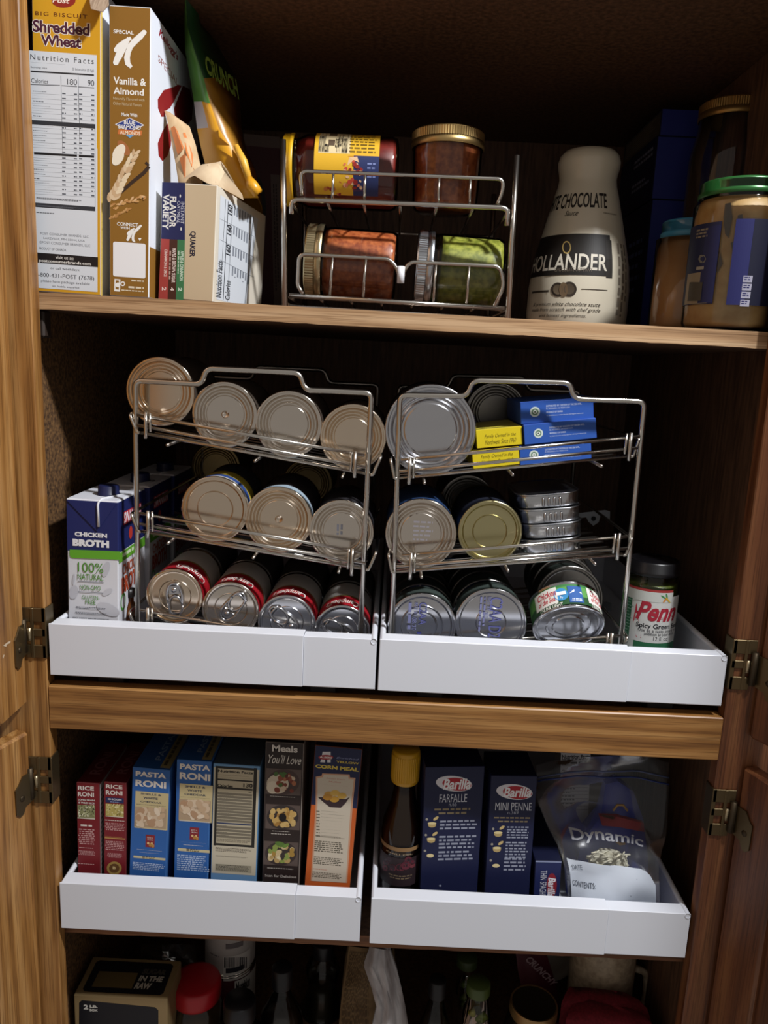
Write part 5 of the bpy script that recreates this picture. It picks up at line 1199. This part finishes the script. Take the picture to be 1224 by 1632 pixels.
p = Print(M, 'front', w_, h).z(*Z4); p.rect(104, 840, 284, 852, '#8a94b4').text('THIN SPAGHETTI', 140, 905, 170, 1130, '#c8cad4', 1); p.ell(215, 1010, 36, 85, '#8a2430', .04); p.text('Barilla', 192, 955, 236, 1090, '#e6e4ea', 1, .03, .2); p.done(t, 'front_print')
# ------------------------------------------------------------------ box and clear zip bag with food
t, M, w_, h = lower_box('noodle_box', 'tall white nutrition facts carton standing behind the clear zip bag', zp(Z4, 280, 60), zp(Z4, 490, 62), zp(Z4, 250, 1000), .165, .04, ('#dcd8d8', '#b8b4b4', '#9a9696'))
p = Print(M, 'front', w_, h).z(*Z4); p.text('Nutrition Facts', 288, 100, 482, 124, '#2a2a2e', bold=.03).greek(288, 130, 440, 142, 1, '#4a4a50', .6).greek(288, 150, 478, 166, 1, '#2a2a2e', .8, .02).rect(286, 170, 478, 174, '#2a2a2e').text('Calories', 284, 204, 384, 226, '#4a4a50').text('200', 412, 200, 472, 226, '#2a2a2e', bold=.03)
for i in range(8): p.rect(278, 300+i*26, 470, 301.5+i*26, '#6a686c'); p.greek(278, 306+i*26, 380, 318+i*26, 1, '#5a585e', .6, .3, seed=i)
p.done(t, 'nutrition_panel')
# blue noodle bag held inside the zip bag
BLU = mat('#2a3a9a', .3, 0, .5); fz = TL2+.0004
def soft(rows, m, th, zmin=None):
    """closed cushion from a front sheet of pixel rows: (x, y, Y)"""
    Rr = [[at(a, b, Y=y) for a, b, y in r] for r in rows]; mb = MB()
    if zmin is not None: Rr = [[Vector((p_.x, p_.y, max(p_.z, zmin))) for p_ in r] for r in Rr]
    mb.grid(Rr, m)
    nr, nc = len(Rr), len(Rr[0]); back = [[p_+Vector((0, th*math.sin(math.pi*(i+.5)/nr)*math.sin(math.pi*(j+.5)/nc)+.004, 0)) for j, p_ in enumerate(r)] for i, r in enumerate(Rr)]
    mb.grid(back, m)
    edge = [(0, j) for j in range(nc)]+[(i, nc-1) for i in range(1, nr)]+[(nr-1, j) for j in range(nc-2, -1, -1)]+[(i, 0) for i in range(nr-2, 0, -1)]
    for (a, b), (c2, d2) in zip(edge, edge[1:]+edge[:1]): mb.add([Rr[a][b], Rr[c2][d2], back[c2][d2], back[a][b]], [(0, 1, 2, 3)], m, True)
    return mb
t = thing('noodle_packet', 'blue packet with red band and white noodles inside the clear bag', 'packet', at(985, 1425, Y=.12))
mb = soft([[(965, 1250, .13), (985, 1245, .125), (1010, 1262, .13)], [(958, 1300, .115), (988, 1298, .10), (1025, 1305, .12)], [(925, 1345, .11), (985, 1345, .085), (1032, 1360, .11)], [(918, 1390, .10), (980, 1395, .072), (1034, 1405, .10)], [(918, 1436, .095), (980, 1440, .070), (1036, 1440, .10)]], BLU, .05, fz+.001)
part('packet_body', mb, t, world=True)
mb = soft([[(955, 1300, .108), (985, 1302, .092), (1026, 1312, .108)], [(960, 1316, .104), (985, 1318, .089), (1027, 1326, .105)]], mat('#9a2830', .5), .004); part('red_band', mb, t, world=True)
mb = MB(); mb.tube([at(977, 1292, Y=.094), at(984, 1283, Y=.096), at(993, 1283, Y=.096), at(1000, 1292, Y=.096)], .0016, mat('#b08a4a', .4), 6); part('emblem', mb, t, world=True)
mb = MB(); mb.tube([at(982, 1340, Y=.080), at(988, 1345, Y=.079), at(996, 1344, Y=.080)], .002, mat('#b08a4a', .4), 6); part('emblem', mb, t, world=True)
rng = random.Random(2); NOO = mat('#d8d2b8', .5)
mb = soft([[(942, 1366, .066), (960, 1357, .06), (985, 1360, .06), (1000, 1372, .066)], [(938, 1385, .062), (960, 1378, .056), (985, 1380, .056), (1002, 1390, .062)], [(938, 1410, .06), (960, 1410, .055), (985, 1410, .055), (1002, 1410, .06)]], NOO, .008); part('noodle_clump', mb, t, world=True)
for k in range(40):
    a = rng.uniform(940, 1000); b = rng.uniform(1358, 1390); y = rng.uniform(.052, .060); q = at(a, b, Y=y); dv = Vector((rng.uniform(-.008, .008), rng.uniform(-.003, .003), rng.uniform(-.006, .006)))
    mb = MB(); mb.tube([q-dv, q+Vector((0, -.002, .003)), q+dv], .0011, NOO, 5); part('noodle', mb, t, world=True)
# the zip bag itself
FILM = glassy('clear_film', (.90, .91, .93), .04, .2, .8)
zb_ = thing('zip_bag', 'clear zip bag printed Dynamic with a white write-on patch', 'bag', at(975, 1430, Y=.05))
out = [[(855, 1222), (900, 1212), (960, 1208), (1020, 1206), (1066, 1215)], [(857, 1245), (905, 1238), (960, 1238), (1020, 1240), (1066, 1250)], [(856, 1272), (905, 1275), (960, 1282), (1020, 1290), (1064, 1300)], [(872, 1315), (915, 1320), (965, 1320), (1015, 1330), (1058, 1345)], [(892, 1355), (925, 1360), (970, 1362), (1015, 1365), (1052, 1372)], [(903, 1395), (930, 1400), (970, 1402), (1015, 1402), (1050, 1402)], [(905, 1440), (932, 1446), (972, 1448), (1015, 1446), (1052, 1442)]]
yd = [.13, .115, .098, .075, .056, .048, .046]
Rf_ = [[at(a, b, Y=yd[i]-.012*math.sin(math.pi*j/4)*(.3+.15*i/2)+.004*math.sin(i*2.3+j*1.9)) for j, (a, b) in enumerate(r)] for i, r in enumerate(out)]
Rf_[-1] = [Vector((q.x, q.y, max(q.z, fz))) for q in Rf_[-1]]
def dens(R0, n=4):
    """refine a control grid with Catmull-Rom, plus small creases"""
    def cm(P_, t_):
        i = min(int(t_), len(P_)-2); f = t_-i; g = lambda k: P_[max(0, min(len(P_)-1, k))]
        a, b, c2, d2 = g(i-1), g(i), g(i+1), g(i+2)
        return .5*((2*b)+(c2-a)*f+(2*a-5*b+4*c2-d2)*f*f+(3*b-a-3*c2+d2)*f**3)
    Rw = [[cm(r, k/n) for k in range((len(r)-1)*n+1)] for r in R0]
    cols = [[cm([r[j] for r in Rw], k/n) for k in range((len(Rw)-1)*n+1)] for j in range(len(Rw[0]))]
    rg = random.Random(9)
    return [[cols[j][i]+Vector((0, .0022*math.sin(i*.9+j*.7)*math.sin(j*.5-i*.3)+rg.uniform(-.0006, .0006), 0)) for j in range(len(cols))] for i in range(len(cols[0]))]
G = dens(Rf_)
mb = MB(); mb.grid(G, FILM); part('front_film', mb, zb_, world=True, recalc=False)
Gb = [[q+Vector((0, (.004+.075*min(1, i/14)*math.sin(math.pi*min(max(j/16, .04), .96))), 0)) for j, q in enumerate(r)] for i, r in enumerate(G)]
mb = MB(); mb.grid(Gb, FILM); part('rear_film', mb, zb_, world=True, recalc=False)
for k in (3, 4):
    mb = MB(); mb.tube([q+Vector((0, -.0012, 0)) for q in G[k]], .0011, mat('#2c3a78' if k == 4 else '#5a648a', .35), 6); part('zip_strip', mb, zb_, world=True)
def onG(u, v, off=-.0012):      # u 0..1 across, v 0..1 down
    x, y = u*(len(G[0])-1), v*(len(G)-1); j, i = min(int(x), len(G[0])-2), min(int(y), len(G)-2); a, b = x-j, y-i
    return (G[i][j]*(1-a)+G[i][j+1]*a)*(1-b)+(G[i+1][j]*(1-a)+G[i+1][j+1]*a)*b+Vector((0, off, 0))
mb = MB(); V, F = text_mesh('Dynamic', .015); mb.add([onG(.205+.60*a, .595-.105*b+.012*a) for a, b in V], F, mat('#b0b2ba', .5)); part('bag_lettering', mb, zb_, world=True, recalc=False)
mb = MB(); rows = []
PW = lambda u: .705+.055*u+(max(0, u-.8)*5)**2*.10
for i in range(9): rows.append([onG(.075+.86*j/16, PW(j/16)+(.995-PW(j/16))*i/8, -.0010) for j in range(17)])
mb.grid(rows, mat('#d2dae6', .5)); part('write_on_patch', mb, zb_, world=True, recalc=False)
mb = MB()
for s_, u0, u1, v0, v1 in (('DATE:', .125, .25, .775, .742), ('CONTENTS:', .105, .37, .880, .850)):
    V, F = text_mesh(s_); mb.add([onG(u0+(u1-u0)*a, v0+(v1-v0)*b, -.0018) for a, b in V], F, mat('#4a5260', .5))
part('patch_lettering', mb, zb_, world=True, recalc=False)
# ------------------------------------------------------------------ things on the bottom deck, seen from above in the dark
ZD = -.60+.0005
Z5 = (100, 1490, 4.08)
A = at(*zp(Z5, 70, 375), Y=.05); B = at(*zp(Z5, 680, 435), Y=.05); B.z = A.z = (A.z+B.z)/2
w_ = B.x-A.x; h = A.z-ZD; M = Matrix.Translation((A.x, .05, ZD))
KR_ = '#8a7450'
t = carton('sugar_box', 'brown kraft and black raw sugar box on the bottom deck', M, w_, .066, h, (KR_, '#7a6644', KR_), .001)
p = Print(M, 'front', w_, h).z(*Z5)
p.poly([(125, 424), (600, 470), (622, 490), (622, 900), (105, 900), (107, 440)], '#17161c').text('2', 135, 452, 166, 484, '#c8c4bc', bold=.05).text('LB.', 175, 455, 228, 474, '#c8c4bc', bold=.05).text('BOX', 175, 480, 228, 497, '#c8c4bc', bold=.05)
p.done(t, 'front_print')
p = Print(M, 'top', w_, h).uvmode(); D_ = .066
p.poly([(.008+w_*.0, .010), (.012, .006), (w_-.012, .006), (w_-.008, .010), (w_-.008, D_-.010), (w_-.012, D_-.006), (.012, D_-.006), (.008, D_-.010)], '#17161c')
p.rect(.018, D_*.62, w_*.58, D_*.22, '#6a5836').text('SUGAR', w_*.62, D_*.74, w_*.88, D_*.60, '#4a463e', bold=.05, shear=.15).text('IN THE', w_*.61, D_*.56, w_*.88, D_*.42, '#b8b2a4', bold=.05, shear=.15).text('RAW', w_*.60, D_*.38, w_*.78, D_*.22, '#b8b2a4', bold=.05, shear=.15)
p.done(t, 'top_print')
# plastic jar with a red cap
Yj = .115; c_ = at(313, 1560, Y=Yj); Hh = c_.z-ZD; Mj = Matrix.Translation((c_.x, Yj, ZD)); REDC = mat('#b01c26', .35)
t = thing('spice_jar', 'clear plastic jar with a domed red cap on the bottom deck', 'jar', Mj)
mb = MB(); mb.lathe([(.026, Hh-.027), (.0335, Hh-.026), (.0345, Hh-.022), (.0345, Hh-.006), (.0325, Hh-.001), (.028, Hh), (0, Hh+.001)], REDC, 40); part('cap', mb, t)
mb = MB(); vs = []
lv = [(.030, 0), (.032, .004), (.032, Hh-.05), (.028, Hh-.036), (.025, Hh-.030), (.025, Hh-.020)]
n = 28
for r, z in lv: vs += [(x, y, z) for x, y in rrect(2*r, 2*r, r*.45)]
mb.add(vs, [(L_*n+q, L_*n+(q+1) % n, (L_+1)*n+(q+1) % n, (L_+1)*n+q) for L_ in range(len(lv)-1) for q in range(n)]+[tuple(reversed(range(n)))], GLASS, True); part('jar_body', mb, t)
mb = MB(); vs = [(x, y, z) for r, z in ((.029, .003), (.030, .006), (.030, Hh-.07)) for x, y in rrect(2*r, 2*r, r*.45)]
mb.add(vs, [(L_*n+q, L_*n+(q+1) % n, (L_+1)*n+(q+1) % n, (L_+1)*n+q) for L_ in range(2) for q in range(n)]+[tuple(range(2*n, 3*n)), tuple(reversed(range(n)))], mat('#8a6a44', .7), True); part('contents', mb, t)
# two stacked cans
Yc = .20; q = at(367, 1558, Y=Yc-.037); zm = q.z; c_ = at(367, 1530, Y=Yc); Rc = .0375
M1 = Matrix.Translation((c_.x, Yc, ZD)); M2 = Matrix.Translation((c_.x, Yc, zm+.001))
t = can('lower maroon labelled can under the barcode can', M1, Rc, zm-ZD, TIN, 'steps', '#4a1620', 'stacked cans on the bottom deck')
p = Print(M1, 'cyl', R=Rc, h=.05, lift=.0005).z(*Z5); p.rect(1118, 300, 1300, 420, '#c8c4be').text('Nutrition', 1126, 308, 1215, 328, '#1a1a1e', bold=.04).text('Facts', 1126, 332, 1192, 352, '#1a1a1e', bold=.04); p.done(t, 'label_print')
t = can('upper white can with a barcode standing on another can', M2, Rc, .10, TIN, 'steps', '#b0a8a4', 'stacked cans on the bottom deck')
p = Print(M2, 'cyl', R=Rc, h=.03, lift=.0005).z(*Z5)
p.rect(1045, 140, 1215, 240, '#c8c2bc')
rng = random.Random(6); x = 1050
while x < 1192: k = rng.choice((3, 4, 6)); p.rect(x, 145, x+k, 212, '#24222a'); x += k+rng.choice((3, 4, 6))
p.greek(1060, 216, 1180, 230, 1, '#24222a', .7).greek(1060, 60, 1180, 82, 1, '#6a6264', .6).greek(960, 110, 1020, 150, 1, '#6a6264', .6); p.done(t, 'label_print')
# bottles and jars
def bottle(name, label, px, pyt, Y, prof, capprof, gm, capm, fill=None, fillm=None, cat='bottle', group='bottles on the bottom deck'):
    """prof/capprof in (r metres, height below the top in metres); stands on the deck"""
    c_ = at(px, pyt, Y=Y); H = c_.z-ZD; t = thing(name, label, cat, Matrix.Translation((c_.x, Y, ZD)), group)
    pf = [(0, .001), (prof[-1][0]*.9, .001), (prof[-1][0], .005)]+[(r, H-d) for r, d in reversed(prof)]
    mb = MB(); mb.lathe(pf, gm, 32); part('glass', mb, t)
    if capprof: mb = MB(); mb.lathe([(r, H-d) for r, d in reversed(capprof)]+[(0, H-capprof[0][1])], capm, 28); part('cap', mb, t)
    if fill: mb = MB(); mb.lathe([(0, .003), (prof[-1][0]*.93, .003)]+[(r*.93, H-d) for r, d in reversed(prof) if d >= fill]+[(0, H-fill)], fillm, 28); part('contents', mb, t)
    return t, H
BLK = mat('#121116', .4); DKG = glassy('dark_glass', (.35, .34, .36)); SY = mat('#1c120c', .25)
bottle('syrup_bottle', 'clear bottle with tall black cap beside the barcode can', 450, 1540, .12, [(.011, .026), (.011, .038), (.014, .046), (.028, .075), (.031, .095), (.031, .12)], [(.013, 0), (.0145, .002), (.0145, .030)], GLASS, BLK, .06, SY)
bottle('sauce_bottle', 'dark bottle with wide black cap in front of the maroon can', 382, 1592, .085, [(.017, .018), (.017, .03), (.030, .05), (.032, .08)], [(.020, 0), (.022, .003), (.022, .028)], DKG, BLK, .05, SY)
bottle('squeeze_bottle', 'tall clear squeeze bottle standing left of the paper bag', 516, 1500, .20, [(.014, .02), (.020, .03), (.026, .045), (.024, .06), (.020, .075), (.024, .09), (.032, .12), (.032, .15)], [(.014, 0), (.016, .002), (.016, .022)], GLASS, BLK, .07, mat('#2a2418', .3))
bottle('oil_bottle', 'dark cone-shouldered bottle right of the paper bag', 698, 1560, .11, [(.008, .02), (.010, .035), (.020, .07), (.029, .10), (.031, .13)], [(.011, 0), (.012, .002), (.012, .026)], GLASS, BLK, .045, mat('#100c0c', .2))
t, H = bottle('pepper_jar', 'slim glass jar of yellow-green peppers, the front one', 763, 1565, .11, [(.016, .014), (.016, .022), (.013, .030), (.019, .045), (.020, .08)], [(.015, 0), (.0165, .002), (.0165, .016)], GLASS, mat('#4a5a2c', .4), None, None, 'jar', 'pepper jars')
for k in range(10):
    mb = MB(); a = k*2.4; z = H-.05-.011*(k//2); mb.tube([(.008*math.cos(a)-.004, .008*math.sin(a)-.006, z), (.008*math.cos(a), .008*math.sin(a)-.008, z+.004), (.010*math.cos(a)+.004, .008*math.sin(a)-.004, z-.004)], [.003, .006, .0035], mat('#a8a03a' if k % 3 else '#8a9a3c', .35), 8); part('pepper', mb, t)
t, H = bottle('pepper_jar', 'slim glass jar of green peppers, the one behind', 745, 1524, .20, [(.015, .014), (.013, .022), (.013, .032), (.018, .045), (.019, .08)], [(.014, 0), (.0155, .002), (.0155, .014)], GLASS, mat('#3c4a28', .4), None, None, 'jar', 'pepper jars')
for k in range(8):
    mb = MB(); a = k*2.1; z = H-.05-.012*(k//2); mb.tube([(.007*math.cos(a)-.004, .007*math.sin(a)-.006, z), (.007*math.cos(a), .007*math.sin(a)-.008, z+.004), (.009*math.cos(a)+.004, .007*math.sin(a)-.004, z-.004)], [.003, .006, .0035], mat('#5a6a2c', .35), 8); part('pepper', mb, t)
# jar with a brown lid and gold rim
Yl = .10; c_ = at(851, 1598, Y=Yl); H = c_.z-ZD; Ml = Matrix.Translation((c_.x, Yl, ZD))
t = thing('preserve_jar', 'clear jar with dark lid and gold rim on the bottom deck', 'jar', Ml)
mb = MB(); mb.lathe([(0, .001), (.036, .001), (.039, .006), (.039, H-.045), (.034, H-.026), (.030, H-.018), (.030, H-.004)], GLASS, 36); part('glass', mb, t)
mb = MB(); mb.lathe([(0, .004), (.036, .004), (.0365, H-.05), (0, H-.05)], mat('#6a4a3c', .6), 30); part('contents', mb, t)
mb = MB(); mb.lathe([(.0315, H-.016), (.0325, H-.014), (.0325, H-.002), (.0315, H), (.0295, H-.0004)], mat('#a8875a', .35, .8), 40, sharp=True); l_ = part('lid_rim', mb, t)
mb = MB(); mb.lathe([(.0295, H-.0006), (.027, H-.0016), (0, H-.0014)], mat('#2a2318', .4, .3), 40); part('lid_disc', mb, l_)
# paper flour bag with a white plastic bag over it
t = thing('flour_bag', 'brown paper bag printed with text on the bottom deck', 'bag', at(575, 1632, Y=.12))
KP = speckle('kraft_bag', '#6e5638', '#8a7150', 40, .8)
rows = []
for i, (y, xa, xb) in enumerate(((1508, 556, 625), (1540, 552, 628), (1575, 546, 630), (1610, 542, 634), (1660, 538, 640))):
    r = []
    for j in range(7):
        k = j/6; r.append(at(xa+(xb-xa)*k, y+8*k, Y=.15-.018*i*.5-.018*math.sin(math.pi*k)+.004*math.sin(3*k+i*2)))
    rows.append(r)
bot = [Vector((q.x, q.y-.005, ZD+.001)) for q in rows[-1]]; rows.append(bot)
mb = MB(); mb.grid(rows, KP); mb.grid([[q+Vector((0, .055, 0)) for q in r] for r in rows], KP)
for side_ in (0, -1): mb.grid([[r[side_], r[side_]+Vector((0, .055, 0))] for r in rows], KP)
part('bag_body', mb, t, world=True)
mb = MB(); INKB = mat('#3a2c20', .7); rng = random.Random(8)
def onB(u, v):
    x, y = u*6, v*4; j, i = min(int(x), 5), min(int(y), 3); a, b = x-j, y-i
    return (rows[i][j]*(1-a)+rows[i][j+1]*a)*(1-b)+(rows[i+1][j]*(1-a)+rows[i+1][j+1]*a)*b+Vector((0, -.0012, .0006))
for k in range(22):
    u = .04+.021*k; v = .05
    while v < .9:
        e_ = v+rng.uniform(.02, .07); mb.add([onB(u, v), onB(u+.007, v), onB(u+.007, e_), onB(u, e_)], [(0, 1, 2, 3)], INKB); v = e_+.02
part('bag_print', mb, t, world=True, recalc=False)
t = thing('plastic_bag', 'crumpled white plastic bag hanging over the brown paper bag', 'bag', at(615, 1632, Y=.08))
PLW = speckle('white_film', '#a8a2a4', '#c8c4c6', 30, .35)
rows2 = []
for i, (y, xa, xb) in enumerate(((1510, 590, 622), (1540, 580, 632), (1575, 592, 640), (1605, 600, 646), (1660, 588, 655))):
    rows2.append([at(xa+(xb-xa)*j/8, y+5*j/8, Y=.105-.006*i-.016*math.sin(math.pi*j/8)+.006*math.sin(j*1.9+i*1.3)) for j in range(9)])
mb = MB(); mb.grid(rows2, PLW); mb.grid([[q+Vector((0, .006+.008*math.sin(math.pi*j/8), 0)) for j, q in enumerate(r)] for r in rows2], PLW); part('bag_body', mb, t, world=True)
# mug, bowl, cloth, snack packet, clear wrap
Ym = .20; c_ = at(957, 1560, Y=Ym); Rm_ = .047; Hm = at(957, 1470, Y=Ym).z-ZD; Mm = Matrix.Translation((c_.x, Ym, ZD))
t = thing('pitcher', 'pale speckled ceramic pitcher with handle in the bottom right corner', 'pitcher', Mm)
CERS = speckle('speckled_glaze', '#a8927a', '#c8b498', 120, .4)
mb = MB(); mb.lathe([(0, .001), (Rm_*.8, .001), (Rm_*.9, .006), (Rm_, .03), (Rm_, Hm-.001), (Rm_-.0015, Hm), (Rm_-.0035, Hm-.001), (Rm_-.004, .01), (0, .008)], CERS, 44); part('pitcher_body', mb, t)
za, zb2 = at(1012, 1535, Y=Ym).z-ZD, at(1010, 1612, Y=Ym).z-ZD
mb = MB(); mb.tube([(Rm_-.002, -.01, za), (Rm_+.016, -.012, za-.004), (Rm_+.020, -.012, (za+zb2)/2), (Rm_+.014, -.012, zb2+.006), (Rm_-.003, -.01, zb2)], .0052, CERS, 10, .02); part('handle', mb, t)
c_ = at(868, 1562, Y=.29); t = thing('serving_bowl', 'dim white bowl leaning on edge at the back of the bottom deck', 'bowl', Matrix.Translation((c_.x, .29, ZD+.047)) @ Matrix.Rotation(1.15, 4, 'X') @ Matrix.Rotation(-.35, 4, 'Y'))
mb = MB(); mb.lathe([(0, -.026), (.02, -.025), (.036, -.014), (.046, 0), (.045, .001), (.034, -.012), (.02, -.021), (0, -.022)], mat('#a8a096', .35), 40); part('bowl_body', mb, t)
t = thing('red_cloth', 'folded dark red cloth in front of the pale pitcher', 'cloth', at(970, 1632, Y=.09)); RC = speckle('red_fabric', '#6a0f1c', '#841828', 300, .85)
rows3 = []
for i, (y, xa, xb) in enumerate(((1591, 925, 960), (1598, 915, 1005), (1610, 908, 1028), (1625, 902, 1042), (1670, 896, 1056))):
    rows3.append([at(xa+(xb-xa)*j/8, y+.012*(j/8)*600*(.5 if i else .3)+6*(j/8)**2, Y=.120-.012*i+.003*math.sin(j*1.4+i)) for j in range(9)])
rows3.append([Vector((q.x, q.y, ZD+.001)) for q in rows3[-1]])
mb = MB(); mb.grid(rows3, RC); mb.grid([[Vector((q.x, q.y+.028, q.z)) if i else q for q in r] for i, r in enumerate(rows3)], RC); part('cloth_body', mb, t, world=True)
t = thing('snack_packet', 'dark maroon snack packet leaning behind the gold-rimmed jar', 'packet', at(850, 1560, Y=.18))
mb = soft([[(822, 1518, .19), (845, 1520, .185), (872, 1524, .19)], [(826, 1550, .185), (852, 1552, .178), (882, 1556, .185)], [(835, 1590, .18), (862, 1592, .172), (892, 1596, .18)], [(842, 1650, .175), (868, 1652, .168), (898, 1655, .175)]], mat('#4a1220', .35), .02, ZD+.001); part('packet_body', mb, t, world=True)
mb = MB(); V, F = text_mesh('CRUNCHY', .03); a0, a1, b0 = at(836, 1530, Y=.17), at(880, 1572, Y=.168), at(846, 1524, Y=.17)
mb.add([a0+(a1-a0)*a+(b0-a0)*b for a, b in V], F, mat('#8a7478', .5)); part('packet_print', mb, t, world=True, recalc=False)
t = thing('plastic_wrap', 'crumpled clear plastic behind the sugar box', 'bag', at(260, 1545, Y=.24)); rng = random.Random(12)
rows4 = [[at(225+j*11, 1505+i*11, Y=.25-.03*math.sin(math.pi*j/8)+rng.uniform(-.012, .012)) for j in range(9)] for i in range(6)]
rows4.append([Vector((q.x, q.y, ZD+.001)) for q in rows4[-1]])
mb = MB(); mb.grid(rows4, glassy('crinkled_film', (.85, .87, .88), .06, .12, 1.), False); part('film', mb, t, world=True, recalc=False)
